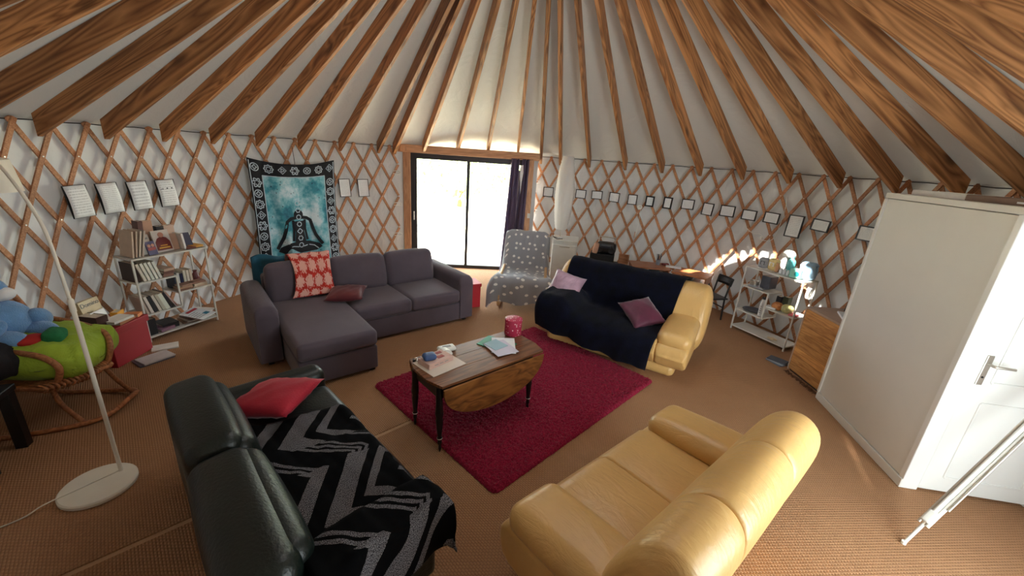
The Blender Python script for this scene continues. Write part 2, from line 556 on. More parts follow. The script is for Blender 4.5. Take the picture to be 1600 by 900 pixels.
mb.lathe([(K0, z_k - .10), (K0 + .07, z_k - .14), (K0 + .07, z_k + .03), (K0, z_k + .03), (K0, z_k - .10)], 48, (KX, KY, 0))
tag(mb.build('trim_1', M_RAFT, smooth=40), 'wooden crown ring at the top of the roof', kind='structure')

# added cover over the crown, out of view, shaping the sun and skylight
mb = MB(); fa = math.atan2(2.07, 3.61); fl_pts = []
for i in range(31):
    a = R(-105 + 210 * i / 30); fl_pts.append((KX + math.cos(fa) * -.10 + .78 * math.cos(a + fa), KY + math.sin(fa) * -.10 + .78 * math.sin(a + fa)))
for i in range(21):
    a = R(112 + 136 * i / 20); fl_pts.append((KX + 1.0 * math.cos(a + fa), KY + 1.0 * math.sin(a + fa)))
mb.prism(fl_pts, z_k + .032, z_k + .036); mb.build('crown_light_mask', M_ROOF, ceil)

# lattice -------------------------------------------------------------
ROW = .281; Z0 = 2.196
LW, LT = .040, .014
def lath(a_top, sgn, hp, rad, lim, name='lath'):
    """one bent lath: azimuth a_top at row 0, leaning sgn*hp degrees per row going down"""
    k0, k1 = -.12, 7.78
    n = 20; pts = []
    for i in range(n + 1):
        k = k0 + (k1 - k0) * i / n
        pts.append((a_top + sgn * hp * k, Z0 - ROW * k))
    lo, hi = lim
    if all(a < lo or a > hi for a, z in pts): return None
    def inside(a): return lo <= a <= hi
    k_in = [k0 + (k1 - k0) * i / 200 for i in range(201) if inside(a_top + sgn * hp * (k0 + (k1 - k0) * i / 200))]
    ka, kb = k_in[0], k_in[-1]
    if kb - ka < .25: return None
    tz = -ROW; tx = sgn * R(hp) * rad
    nrm = math.hypot(tz, tx); ox = -tz / nrm; oz = tx / nrm      # across direction (tangential, z)
    loops = []
    n = max(2, int((kb - ka) * 2.5))
    for i in range(n + 1):
        k = ka + (kb - ka) * i / n
        a = a_top + sgn * hp * k; z = Z0 - ROW * k
        lp = []
        for s1, s2 in ((-1, -1), (1, -1), (1, 1), (-1, 1)):
            aa = a + math.degrees(ox * s1 * LW / 2 / rad); zz = max(z + oz * s1 * LW / 2, .012)
            lp.append(wp(aa, rad + s2 * LT / 2, zz) - Vector((CX, CY, 0)))
        loops.append(lp)
    return MB().loft(loops).build(name, M_LATH, wall)

bolts = MB()
def lattice(a_row1, hp, lim):
    lo, hi = lim
    i0 = int((lo - a_row1) / (2 * hp)) - 10; i1 = int((hi - a_row1) / (2 * hp)) + 10
    for i in range(i0, i1):
        a = a_row1 + hp + 2 * hp * i
        lath(a, -1, hp, RW + .006, lim)          # '/' laths, inner layer
        lath(a, 1, hp, RW + .022, lim)           # '\' laths, outer layer
        for rowi in (1, 3, 5, 7):
            ab = a_row1 + 2 * hp * i
            if lo + .5 < ab < hi - .5:
                c = wp(ab, RW - .0015, Z0 - ROW * rowi) - Vector((CX, CY, 0)); nrm = Vector((-math.sin(R(ab)), -math.cos(R(ab)), 0))
                t = Vector((nrm.y, -nrm.x, 0)); ring = [c + .007 * (math.cos(k * PI / 3) * t + math.sin(k * PI / 3) * Vector((0, 0, 1))) for k in range(6)]
                bolts.add(ring + [p + nrm * .004 for p in ring], [tuple(range(6, 12))] + [(k, (k + 1) % 6, 6 + (k + 1) % 6, 6 + k) for k in range(6)])
lattice(-96.8, 2.07, (-210, -30.6))
lattice(19.3, 2.145, (4.8, 129))
tag(bolts.build('lattice_bolts', M_BOLT, wall), kind='stuff')
# rope along the top of the lattice
rp_ = MB().tube([wp(a, RW + .03, 2.215 + .004 * math.sin(a)) - Vector((CX, CY, 0)) for a in range(-210, -29, 2)], .005, 5)
rp_.tube([wp(a, RW + .03, 2.215 + .004 * math.sin(a)) - Vector((CX, CY, 0)) for a in range(4, 130, 2)], .005, 5)
rp_.build('edge_cord', M_BLACK, wall, smooth=60)
# straps holding the lattice ends to the door posts
for az, s in ((-30.4, -1), (4.6, 1)):
    for k in (1, 3, 5):
        z = Z0 - ROW * (k + (.5 if s < 0 else .6))
        pts = [wp(az + s * 1.6, RW - .004, z + .02), wp(az + s * .3, RW - .006, z + .03), wp(az - s * .3, RW - .006, z), wp(az + s * .3, RW - .006, z - .03), wp(az + s * 1.6, RW - .004, z - .02)]
        MB().tube([p - Vector((CX, CY, 0)) for p in smoothpath(pts, 4)], .006, 6).build('lattice_strap', M_WHITE, wall, smooth=60)

# glazed entry behind the camera --------------------------------------
ea = sum(ENTRY) / 2
e2 = tag(bpy.data.objects.new('door_2', None), 'white framed glazed entry door in the canvas wall', kind='structure'); COL.objects.link(e2)
e2.location = wp(ea, RW + .05, 0); e2.rotation_euler = (0, 0, -R(ea))
for x0 in (-.70, 0, .70): MB().box((x0, 0, 1.05), (.06, .06, 2.1)).build('door_post', M_WHITE, e2)
for z0 in (.04, 2.08): MB().box((0, 0, z0), (1.46, .07, .07)).build('door_rail', M_WHITE, e2)
M_GLASS = glass('clear_glass')
for x0 in (-.35, .35): MB().box((x0, 0, 1.05), (.64, .012, 1.98)).build('pane', M_GLASS, e2)

# big sliding glass door ----------------------------------------------
dth = R(6)
DO = thing('door_1', 'dark framed sliding glass door in a pale timber surround', None, (-.92, 7.72, 0), dth)
tag(DO, kind='structure')
for x0, x1 in ((-1.22, -1.09), (1.06, 1.17)):
    MB().box(((x0 + x1) / 2, .0, 1.07), (x1 - x0, .12, 2.14)).build('timber_post', M_FRAME, DO, bevel=(.006, 2))
MB().box((-.02, -.02, 2.20), (2.56, .15, .135)).build('timber_lintel', wood('lintel_wood', (176, 130, 96), (214, 168, 130), .6, (1.5, 20, 20), True, rings=5), DO, bevel=(.006, 2))
MB().box((-1.20, -.115, 2.20), (.1, .04, .10)).build('lintel_bracket', M_FRAME, DO, bevel=(.006, 2))
MB().box((-.02, .03, 2.085), (2.14, .09, .10)).build('top_frame', M_DARK, DO, bevel=(.004, 1))
MB().box((-1.035, .03, 1.04), (.11, .09, 2.06)).build('side_frame', M_DARK, DO, bevel=(.004, 1))
MB().box((1.015, .03, 1.04), (.09, .09, 2.06)).build('side_frame', M_DARK, DO, bevel=(.004, 1))
MB().box((-.02, .03, .035), (2.14, .11, .07)).build('threshold', M_DARK, DO, bevel=(.004, 1))
MB().box((-.04, .02, 1.04), (.055, .07, 2.0)).build('meeting_stile', M_DARK, DO, bevel=(.004, 1))
MB().box((-.52, .045, 1.04), (.92, .014, 1.94)).build('glass_pane', M_GLASS, DO)
MB().box((.49, .02, 1.04), (1.0, .014, 1.94)).build('glass_pane', M_GLASS, DO)
MB().box((-1.035, -.022, 1.0), (.022, .02, .16)).build('door_handle', M_WHITE, DO, bevel=(.006, 2))
MB().box((1.14, -.07, 1.12), (.05, .02, .09)).build('light_switch', M_WHITE, DO, bevel=(.004, 2))
# canvas filling between timber posts and round wall
for xx, az in ((-1.25, DOOR[0] - .6), (1.2, DOOR[1] + .6)):
    MB().box((xx, .02, 1.1), (.10, .05, 2.2)).build('canvas_flap', M_CANVAS, DO)

# outside ---------------------------------------------------------------
mb = MB(); mb.add([(-40, 8.2, -.12), (40, 8.2, -.12), (40, 70, -.1), (-40, 70, -.1)], [(0, 1, 2, 3)])
tag(mb.build('ground', mat('gravel_yard', (236, 226, 196), .95, .08, 3, .3, 20)), 'sunlit pale yard outside the glass door', kind='structure')
M_LEAF = mat('garden_leaf', (146, 160, 118), .7, .3, 2.5, rgb2=(190, 192, 146))
def bush(x, y, z0, rx, rz_, label, seed, nl=1500):
    t = thing('garden_bush', label, 'bush', (x, y, -.1), 0, 'bushes in the yard outside')
    g = random.Random(seed); lf = MB()
    for _ in range(nl):
        u, v = g.uniform(0, 2 * PI), math.acos(g.uniform(-1, 1)); q = g.uniform(.55, 1) ** .5 * (1 + .2 * noise1(u * 2 + v * 3, seed))
        c = Vector((rx * q * math.sin(v) * math.cos(u), rx * .8 * q * math.sin(v) * math.sin(u), z0 + rz_ + rz_ * q * math.cos(v)))
        M_ = Euler((g.uniform(0, 6), g.uniform(0, 6), g.uniform(0, 6))).to_matrix(); s_ = g.uniform(.12, .25)
        lf.add([c + M_ @ Vector(p) * s_ for p in ((-1, 0, 0), (0, -.45, .1), (1, 0, 0), (0, .45, .1))], [(0, 1, 2, 3)])
    lf.build('foliage', M_LEAF, t)
    MB().tube([(0, 0, 0), (.1, 0, z0 + rz_ * .4), (0, .1, z0 + rz_ * .6)], [.12, .09, .04], 7).build('stem', M_RAFT, t)
bush(-2.6, 18, .3, 2.4, 1.5, 'broad sunlit bush behind the left glass pane', 1)
bush(-1.3, 30, .3, 3.4, 2.4, 'tall pale tree behind the middle of the glass door', 2, 1800)
bush(-7.2, 22, .4, 3.2, 2.1, 'wide pale bush at the left of the yard', 5)
bush(1.9, 19, .2, 2.2, 1.5, 'rounded bush behind the right glass pane', 3)
bush(6.5, 26, .6, 3.6, 2.4, 'far bush beyond the curtain side of the door', 4)

# white closet cubicle by the right wall ------------------------------
M_CLOS = mat('closet_white', (222, 222, 216), .45, .02, 3)
M_CLOS2 = mat('door_white', (228, 229, 226), .35, .015, 3)
A_, B_, C_, D_ = Vector((3.255, 3.69)), Vector((3.04, 2.475)), Vector((3.868, 2.352)), Vector((3.98, 3.45))
cl = thing('closet', 'tall white panelled closet against the right canvas wall', 'closet', (0, 0, 0))
def panel(p, q, z0, z1, th, name, m_, parent, off=0., bev=(.003, 1)):
    d = (q - p); ln = d.length; a = math.atan2(d.y, d.x); c = (p + q) / 2; nn = Vector((d.y, -d.x)).normalized()
    c = c + nn * off
    mb_ = MB(); mb_.box((0, 0, 0), (ln, th, z1 - z0))
    o = mb_.build(name, m_, parent, bevel=bev)
    o.location = (c.x, c.y, (z0 + z1) / 2); o.rotation_euler = (0, 0, a); return o
TOPZ = 2.11
panel(A_, B_, .09, TOPZ - .05, .02, 'side_panel', M_CLOS, cl, -.012)
panel(A_, B_, .01, .085, .028, 'plinth', M_CLOS, cl, -.006)
panel(A_, B_, TOPZ - .045, TOPZ, .032, 'top_rail', M_CLOS, cl, -.006)
panel(A_, A_.lerp(B_, .022), .09, TOPZ - .05, .034, 'edge_post', M_CLOS, cl, -.004)
dB = (C_ - B_).normalized()
panel(B_, B_ + dB * .115, .01, TOPZ, .045, 'door_jamb', M_CLOS2, cl, -.022)
panel(B_ + dB * .115, C_, 2.0, TOPZ, .045, 'head_jamb', M_CLOS2, cl, -.022)
dl = panel(B_ + dB * .122, C_, .025, 1.995, .04, 'closet_door', M_CLOS2, cl, -.03)
dl_len = (C_ - (B_ + dB * .122)).length
# raised mouldings of the door leaf
for z0, z1 in ((-.86, -.22), (-.06, .86)):
    for zz in (z0, z1):
        MB().box((.02, -.022, zz), (dl_len - .22, .01, .016)).build('moulding', M_CLOS2, dl, bevel=(.004, 2))
    for xx in (-dl_len / 2 + .13, dl_len / 2 - .09):
        MB().box((xx, -.022, (z0 + z1) / 2), (.016, .01, z1 - z0)).build('moulding', M_CLOS2, dl, bevel=(.004, 2))
M_STEEL = mat('brushed_steel', (196, 190, 180), .3, .03, metal=.8)
hx_ = -dl_len / 2 + .055
MB().box((hx_, -.024, .03), (.04, .008, .22)).build('lock_plate', M_STEEL, dl, bevel=(.003, 2))
MB().tube([(hx_, -.025, .08), (hx_, -.065, .08), (hx_ + .012, -.072, .08), (hx_ + .12, -.072, .076)], .0095, 8).build('lever_handle', M_STEEL, dl, smooth=60)
MB().lathe([(0, 0), (.007, 0), (.007, .004), (0, .004)], 10).build('keyhole', M_BLACK, dl, rot=(R(90), 0, 0), loc=(hx_, -.0275, -.02))
mb = MB(); mb.prism([tuple(v) for v in (A_, B_, C_, D_)][::-1], TOPZ - .02, TOPZ); mb.build('top_board', M_CLOS, cl)
panel(D_, A_, .01, TOPZ - .02, .02, 'rear_panel', M_CLOS, cl, -.012)
panel(C_, D_, .01, TOPZ - .02, .02, 'wall_panel', M_CLOS, cl, -.012)
mb = MB().box((0, 0, .021), (.52, .3, .042)); o = mb.build('flat_box', mat('white_card', (228, 228, 226), .7), bevel=(.003, 1)); o.location = (3.48, 3.32, TOPZ); o.rotation_euler = (0, 0, R(-99)); tag(o, 'flat white cardboard box lying on the white closet', 'box')
o = MB().box((0, 0, .021), (.54, .34, .042)).build('parcel_box', mat('brown_card', (134, 112, 98), .8), bevel=(.003, 1)); o.location = (3.37, 2.75, TOPZ); o.rotation_euler = (0, 0, R(-99.5)); tag(o, 'flat brown cardboard parcel lying on the white closet', 'box')
MB().box((.16, -.1705, .018), (.1, .002, .012)).build('address_sticker', M_PAPER, o)

# ================================================================== LARGE FURNITURE
# grey corner sofa -----------------------------------------------------
M_GREY = mat('grey_weave', (92, 82, 92), .85, .10, 5, .35, 420, sheen=.25)
gs = thing('corner_sofa', 'charcoal grey fabric corner sofa with a chaise, under the wall hanging', 'sofa', (-2.454, 3.506, FZ), R(40.6))
SW = 2.53
MB().sbox((1.64, .46, .155), (1.42, .92, .25), .02, n=2).build('seat_base', M_GREY, gs, smooth=50)
MB().sbox((.585, .13, .155), (.73, 1.54, .25), .02, n=2).build('chaise_base', M_GREY, gs, smooth=50)
MB().sbox((.585, .055, .37), (.735, 1.42, .17), .045, .018, 8).build('chaise_cushion', M_GREY, gs, smooth=180)
for x0, x1 in ((.955, 1.64), (1.645, 2.33)):
    MB().sbox(((x0 + x1) / 2, .36, .365), (x1 - x0, .76, .17), .045, .018, 7).build('seat_cushion', M_GREY, gs, smooth=180)
MB().sbox((1.265, .93, .375), (2.1, .16, .67), .04, n=4).build('back_frame', M_GREY, gs, smooth=60)
def lean(t, y0, z0):
    def fn(p):
        return Vector((p.x, p.y, p.z))
    return fn
for k, (x0, x1) in enumerate(((.235, .90), (.915, 1.60), (1.615, 2.29))):
    MB().sbox((0, 0, 0), (x1 - x0, .19, .46), .075, .035, 8, 5).build('back_cushion', M_GREY, gs, smooth=180, loc=((x0 + x1) / 2, .735, .635), rot=(R(-14), 0, 0))
def arm_prof(w, h, r):
    return [(0, 0), (w, 0)] + [(w - r + r * math.cos(R(a)), h - r + r * math.sin(R(a))) for a in range(0, 91, 15)] + [(r + r * math.cos(R(a)), h - r + r * math.sin(R(a))) for a in range(90, 181, 15)]
for x0 in (0, 2.32):
    loops = []
    for y, sc in ((-.02, .9), (0, .975), (.03, 1.0), (.5, 1.0), (.97, 1.0), (1.0, .96)):
        loops.append([Vector((x0 + .105 + (px - .105) * sc, y, .05 + pz * (sc if pz > .1 else 1))) for px, pz in arm_prof(.21, .59, .085)])
    MB().loft(loops).build('arm', M_GREY, gs, smooth=55)
for x, y in ((.1, .06), (.1, .92), (2.43, .06), (2.43, .92), (.3, -.58), (.9, -.58)):
    MB().box((x, y, .0225), (.05, .05, .045)).build('foot', M_BLACK, gs)

def pillow(name, m_, w, d, h, loc, rot, label, cat='cushion', pinch=.16, seed=1, parent=None, group=None):
    mb_ = MB(); n = 14
    g = random.Random(seed)
    def side(sg):
        def fn(u, v):
            x, y = u * 2 - 1, v * 2 - 1
            t = max(0, (1 - x * x)) ** .42 * max(0, (1 - y * y)) ** .42
            ex = 1 - pinch * (1 - abs(y) ** 2) * abs(x) ** 3 * .5; ey = 1 - pinch * (1 - abs(x) ** 2) * abs(y) ** 3 * .5
            z = sg * (h / 2) * t * (1 + .10 * noise1(x * 3 + y * 2, seed)) + .006 * noise1(x * 6 - y * 5, seed + 3)
            return Vector((x * w / 2 * ex, y * d / 2 * ey, z))
        return fn
    mb_.grid(side(1), n, n); mb_.grid(side(-1), n, n, flip=True)
    o = mb_.build(name, m_, parent, smooth=180, loc=loc, rot=rot)
    bm = bmesh.new(); bm.from_mesh(o.data); bmesh.ops.remove_doubles(bm, verts=bm.verts, dist=.0015); bm.to_mesh(o.data); bm.free()
    return tag(o, label, cat, group)

def gw(x, y, z):       # grey sofa local -> world
    c, s_ = math.cos(R(40.6)), math.sin(R(40.6))
    return Vector((-2.454 + c * x - s_ * y, 3.506 + s_ * x + c * y, z))

pillow('sofa_cushion', mat('maroon_satin', (96, 34, 42), .4, .15, 6, sheen=.3), .42, .40, .13, gw(.98, .36, .535), (R(4), R(-3), R(12)), 'maroon satin cushion lying on the grey corner sofa', seed=4)

# red and white printed cloth over the left back cushion
m, N, L, b = nodes_of('red_print_cloth')
tc, u_, v_ = sepuv(N, L)
a_ = mth(N, L, 'MULTIPLY', u_, 4.0); c_ = mth(N, L, 'MULTIPLY', v_, 6.0)
fu = mth(N, L, 'SUBTRACT', mth(N, L, 'FRACT', mth(N, L, 'ADD', a_, c_ if False else mth(N, L, 'MULTIPLY', c_, .0))), .5)
odd = mth(N, L, 'MULTIPLY', mth(N, L, 'MODULO', mth(N, L, 'FLOOR', c_), 2.0), .5)
fu = mth(N, L, 'SUBTRACT', mth(N, L, 'FRACT', mth(N, L, 'ADD', a_, odd)), .5)
fv = mth(N, L, 'SUBTRACT', mth(N, L, 'FRACT', c_), .5)
rad_ = mth(N, L, 'SQRT', mth(N, L, 'ADD', mth(N, L, 'POWER', fu, 2.0), mth(N, L, 'POWER', fv, 2.0)))
nz = N.new('ShaderNodeTexNoise'); nz.inputs['Scale'].default_value = 34; L.new(tc.outputs['UV'], nz.inputs['Vector'])
f1 = mth(N, L, 'LESS_THAN', mth(N, L, 'ADD', rad_, mth(N, L, 'MULTIPLY', mth(N, L, 'SUBTRACT', nz.outputs['Fac'], .5), .9)), .43)
L.new(mixc(N, L, mth(N, L, 'MULTIPLY', f1, .85), (196, 44, 30), (238, 190, 176)), b.inputs['Base Color'])
M_REDP = m
mb = MB()
prof = [(1.02, .50), (1.02, .66), (.985, .80), (.90, .915), (.79, .92), (.66, .84), (.575, .70), (.535, .57), (.525, .50)]
def drape(prof, x0, x1, amp=.008, seed=1, endx=None):
    P = [Vector((0, y, z)) for y, z in prof]; sp_ = smoothpath(P, 5); n = len(sp_) - 1
    def fn(u, v):
        i = v * n; k = min(int(i), n - 1); p = sp_[k].lerp(sp_[k + 1], i - k)
        t = (sp_[min(k + 1, n)] - sp_[k]).normalized(); nn = Vector((0, -t.z, t.y))
        x = x0 + (x1 - x0) * u
        if endx: x += endx(u, v)
        q = p + nn * (-amp) * noise1(u * 9 + v * 3, seed) * (.4 + v)
        return Vector((x, q.y, q.z))
    cl_ = [0.0]
    for k in range(n): cl_.append(cl_[-1] + (sp_[k + 1] - sp_[k]).length)
    fn.uvf = lambda u, v: ((x0 + (x1 - x0) * u), cl_[min(n, int(round(v * n)))])
    return fn, n
fn, n = drape(prof[1:9], .46, .90, .010, 4, lambda u, v: .06 * (1 - v) + .05 * math.sin(v * 7) * (u - .5))
mb.grid(fn, 18, n)
o = mb.build('printed_throw', M_REDP, None, smooth=180, solid=.006, loc=gs.location, rz=R(40.6)); tag(o, 'red and white patterned cloth draped over the back of the grey sofa', 'blanket')
# teal sheet bunched behind the left of the sofa
mb = MB()
def ts(u, v): return Vector((.16 + .62 * u, 1.03 + .03 * math.sin(u * 14) + .05 * (1 - v), .42 + .47 * v - .05 * (u - .3) ** 2 + .02 * math.sin(u * 9)))
mb.grid(ts, 24, 8)
tag(mb.build('teal_sheet', mat('teal_cotton', (38, 92, 112), .9, .2, 7, .3, 60), None, smooth=180, solid=.03, loc=gs.location, rz=R(40.6)), 'crumpled teal sheet tucked behind the grey sofa', 'sheet')

# cream leather sofas ---------------------------------------------------
M_CREAM = wrinkle(mat('cream_leather', (214, 172, 108), .36, .06, 3.5, .18, 40, spec=.5), 5.0, .35, (2.2, .7, .7))
BACK = [(.55, .30), (.585, .42), (.63, .56), (.68, .69), (.74, .80), (.81, .872), (.89, .905), (.97, .895), (1.035, .84), (1.06, .75), (1.045, .62), (1.00, .46), (.95, .30), (.90, .17), (.72, .15), (.60, .18)]
def back_part(x0, x1, parent, e0, e1, dy=0.0, ky=1.0):
    cy_, cz_ = .55 + .25 * ky + dy, .55; xs = []
    n = 12
    for i in range(n + 1):
        t = i / n; xs.append((x0 + (x1 - x0) * t, t))
    pts = [Vector((0, .55 + (y - .55) * ky + dy, z)) for y, z in BACK]
    sm = smoothpath(pts + [pts[0]], 3)[:-1]
    loops = []
    ext = [(x0, -1)] if e0 else []
    def sec(x, sc, dz=0):
        return [Vector((x, cy_ + (p.y - cy_) * sc, cz_ + (p.z - cz_) * sc + dz)) for p in sm]
    if e0:
        for a in (1, 6, 14, 26, 42, 60, 78): loops.append(sec(x0 + .11 * (1 - math.cos(R(a))) ** .9, math.sin(R(a)) ** .5))
    else:
        loops += [sec(x0, .955), sec(x0 + .006, .985)]
    a = x0 + (.11 if e0 else .02); c = x1 - (.11 if e1 else .02)
    for i in range(9): loops.append(sec(a + (c - a) * i / 8, 1.0 + .008 * math.sin(PI * i / 8)))
    if e1:
        for a in (78, 60, 42, 26, 14, 6, 1): loops.append(sec(x1 - .11 * (1 - math.cos(R(a))) ** .9, math.sin(R(a)) ** .5))
    else:
        loops += [sec(x1 - .006, .985), sec(x1, .955)]
    # end loops run from small to big x
    return MB().loft(loops).build('back_cushion', M_CREAM, parent, smooth=70)
def cream_sofa(name, label, loc, rz, W, nseat):
    t = thing(name, label, 'sofa', loc, rz)
    aw = .33
    MB().sbox((0, .48, .07), (W - .22, .74, .14), .06, n=3).build('plinth', M_CREAM, t, smooth=180)
    sw = (W - 2 * aw) / nseat
    def nose(hy, hz, Rn):
        def fn(p):
            q = p.copy(); qy = -hy + Rn
            if q.y < qy:
                dy = min(1, (qy - q.y) / Rn); q.z *= (hz - Rn + Rn * math.sqrt(max(0, 1 - dy * dy))) / hz
                if q.z < 0: q.y += .05 * min(1, -q.z / hz) * dy
            return q
        return fn
    for k in range(nseat):
        x = -W / 2 + aw + sw * (k + .5)
        MB().sbox((x, .36, .28), (sw + .002, .72, .29), .022, .020, 12, 3, fn=nose(.36, .145, .12)).build('seat_cushion', M_CREAM, t, smooth=180)
    for s_ in (-1, 1):
        x = s_ * (W / 2 - aw / 2)
        MB().sbox((x, .37, .27), (aw - .002, .74, .28), .045, .012, 12, 4, fn=nose(.37, .14, .12)).build('arm_base', M_CREAM, t, smooth=180)
        MB().sbox((0, 0, 0), (aw + .02, .70, .17), .08, .018, 6, 5).build('arm_pad', M_CREAM, t, smooth=180, loc=(x - s_ * .004, .40, .462), rot=(R(5), 0, 0))
    we = W / 2 - (.015 if nseat == 2 else -.07); m1 = W / 2 - aw * 1.12
    cuts = [-we, -m1] + ([0] if nseat == 3 else []) + [m1, we]
    if nseat == 2: cuts = [-we, -W * .16, W * .20, we]
    for i in range(len(cuts) - 1):
        back_part(cuts[i], cuts[i + 1], t, i == 0, i == len(cuts) - 2, *((-.035, .88) if nseat == 2 else (0, 1)))
    return t
fs = cream_sofa('leather_sofa', 'cream leather two-seat sofa seen from behind in the foreground', (.622, 2.153, FZ), R(220.9), 1.62, 2)
ns = cream_sofa('leather_sofa', 'cream leather sofa covered by a navy blanket near the desks', (1.08, 4.172, FZ), R(-31), 1.78, 3)

# navy blanket --------------------------------------------------------
M_NAVY = mat('navy_plush', (3, 4, 12), .85, .35, 9, .9, 150, sheen=.05, spec=.15, rgb2=(7, 10, 32))
prof = [(1.10, .40), (1.10, .62), (1.085, .80), (1.02, .905), (.90, .945), (.80, .915), (.71, .80), (.655, .66), (.60, .52), (.53, .462), (.36, .475), (.15, .462), (.02, .43), (-.035, .36), (-.03, .24), (.0, .12)]
def nx(u, v):
    # flares at the left end, ragged hem
    return (-.05 * (1 - u) * min(1, max(0, (v - .55) * 3))) + .015 * math.sin(v * 9) * (u - .5) + .18 * (1 - v) * u
fn, n = drape(prof, -.83, .50, .012, 6, nx)
def navy(u, v):
    p = fn(u, v)
    if v > .72:                         # hem hangs lower on the right, shorter on the left
        w = (v - .72) / .28
        p.z += w * (.10 * (1 - u) ** 2 - .06 * u) + .012 * math.sin(u * 23) * w
        p.y += -.025 * math.sin(u * 17) * w
    # left arm lifts the blanket
    if u < .33 and v > .50:
        e = min(1, (1 - u / .33) * 2.4); e = e * e * (3 - 2 * e)
        f = min(1, (v - .50) / .08) * (1 if v < .76 else max(0, 1 - (v - .76) / .2)); p.z += .165 * e * f; p.y -= .03 * e * f
    p.z = max(p.z, .02)
    return p
mb = MB(); mb.grid(navy, 60, n)
tag(mb.build('navy_blanket', M_NAVY, None, smooth=180, solid=.012, loc=(1.08, 4.172, FZ), rz=R(-31)), 'dark navy plush blanket covering the cream sofa near the desks', 'blanket')
def nw(x, y, z):
    c, s_ = math.cos(R(-31)), math.sin(R(-31)); return Vector((.90 + c * x - s_ * y, 4.28 + s_ * x + c * y, z))
M_LIL = mat('lilac_satin', (176, 142, 160), .32, .22, 9, .5, 22, sheen=.3)
wrinkle(M_LIL, 9, .9, (1, .5, 1))
pillow('sofa_cushion', M_LIL, .42, .40, .13, nw(-.50, .41, .655), (R(48), R(10), R(-26)), 'pale lilac crumpled satin cushion on the navy blanket', seed=9)
pillow('sofa_cushion', mat('plum_velvet', (88, 26, 52), .6, .25, 8, sheen=.6), .42, .42, .14, nw(.50, .38, .575), (R(26), R(-8), R(18)), 'dark plum velvet cushion beside the bare cream arm', seed=12)

# dark green leather sofa ------------------------------------------------
M_GREEN = mat('bottle_green_leather', (10, 22, 17), .40, .2, 4, .25, 70, spec=.5)
t = gsf = thing('green_sofa', 'dark bottle green leather sofa in the left foreground', 'sofa', (-.894, 2.171, FZ), R(136.4))
MB().sbox((0, .46, .17), (1.72, .86, .26), .04, n=3).build('sofa_base', M_GREEN, t, smooth=180)
for k in (-1, 1):
    MB().sbox((k * .35, .30, .36), (.70, .66, .17), .06, .02, 7).build('seat_cushion', M_GREEN, t, smooth=180)
    MB().sbox((k * .80, .36, .40), (.19, .80, .30), .07, .01, 5).build('arm_rest', M_GREEN, t, smooth=180)
    MB().sbox((0, 0, 0), (.80, .20, .36), .08, .02, 6).build('back_cushion', M_GREEN, t, smooth=180, loc=(k * .41, .665, .50), rot=(R(-10), 0, 0))
MB().sbox((0, 0, 0), (.84, .255, .34), .075, .02, 7).build('head_rest', M_GREEN, t, smooth=180, loc=(.43, .755, .555), rot=(R(-6), 0, 0))
MB().sbox((0, 0, 0), (.885, .27, .34), .085, .02, 7).build('head_rest', M_GREEN, t, smooth=180, loc=(-.44, .765, .535), rot=(R(-6), 0, R(-1.2)))
MB().sbox((0, .83, .30), (1.7, .14, .52), .04, n=3).build('back_frame', M_GREEN, t, smooth=180)
for x in (-.78, .78):
    for y in (.08, .84): MB().box((x, y, .02), (.06, .06, .045)).build('foot', M_STEEL, t)
def grw(x, y, z):
    c, s_ = math.cos(R(136.4)), math.sin(R(136.4)); return Vector((-.894 + c * x - s_ * y, 2.171 + s_ * x + c * y, z))
pillow('sofa_cushion', mat('crimson_cotton', (176, 22, 48), .7, .1, 6, .2, 80, sheen=.2), .54, .40, .15, grw(.60, .36, .53), (R(-6), R(12), R(170)), 'crimson cushion on the dark green sofa above the black throw', seed=15)
# black and grey zigzag throw
m, N, L, b = nodes_of('zigzag_throw', .95)
tc, u_, v_ = sepuv(N, L)
zz = mth(N, L, 'PINGPONG', mth(N, L, 'ADD', mth(N, L, 'MULTIPLY', u_, 2.3), mth(N, L, 'MULTIPLY', v_, .25)), .5)
wv = mth(N, L, 'ADD', mth(N, L, 'MULTIPLY', v_, 3.2), mth(N, L, 'MULTIPLY', zz, 2.6))
ff = mth(N, L, 'FRACT', wv)
band = mth(N, L, 'MODULO', mth(N, L, 'FLOOR', wv), 3.0)
thr = mth(N, L, 'ADD', .30, mth(N, L, 'MULTIPLY', band, .18))
g1 = mth(N, L, 'LESS_THAN', ff, thr)
fine = mth(N, L, 'GREATER_THAN', mth(N, L, 'FRACT', mth(N, L, 'MULTIPLY', wv, 5.0)), .45)
sel = mth(N, L, 'GREATER_THAN', mth(N, L, 'FRACT', mth(N, L, 'ADD', mth(N, L, 'MULTIPLY', u_, 2.3), .15)), .68)
g1 = mth(N, L, 'MULTIPLY', g1, mth(N, L, 'MAXIMUM', fine, mth(N, L, 'SUBTRACT', 1.0, sel)))
nz = N.new('ShaderNodeTexNoise'); nz.inputs['Scale'].default_value = 260; nz.inputs['Detail'].default_value = 1; L.new(tc.outputs['UV'], nz.inputs['Vector'])
spk = N.new('ShaderNodeMapRange'); spk.inputs[1].default_value = .46; spk.inputs[2].default_value = .56; L.new(nz.outputs['Fac'], spk.inputs[0])
gcol = mixc(N, L, spk.outputs[0], (40, 38, 42), (128, 126, 130))
L.new(mixc(N, L, g1, (4, 4, 5), gcol), b.inputs['Base Color'])
b.inputs['Specular IOR Level'].default_value = .1
M_ZIG = m
mb = MB()
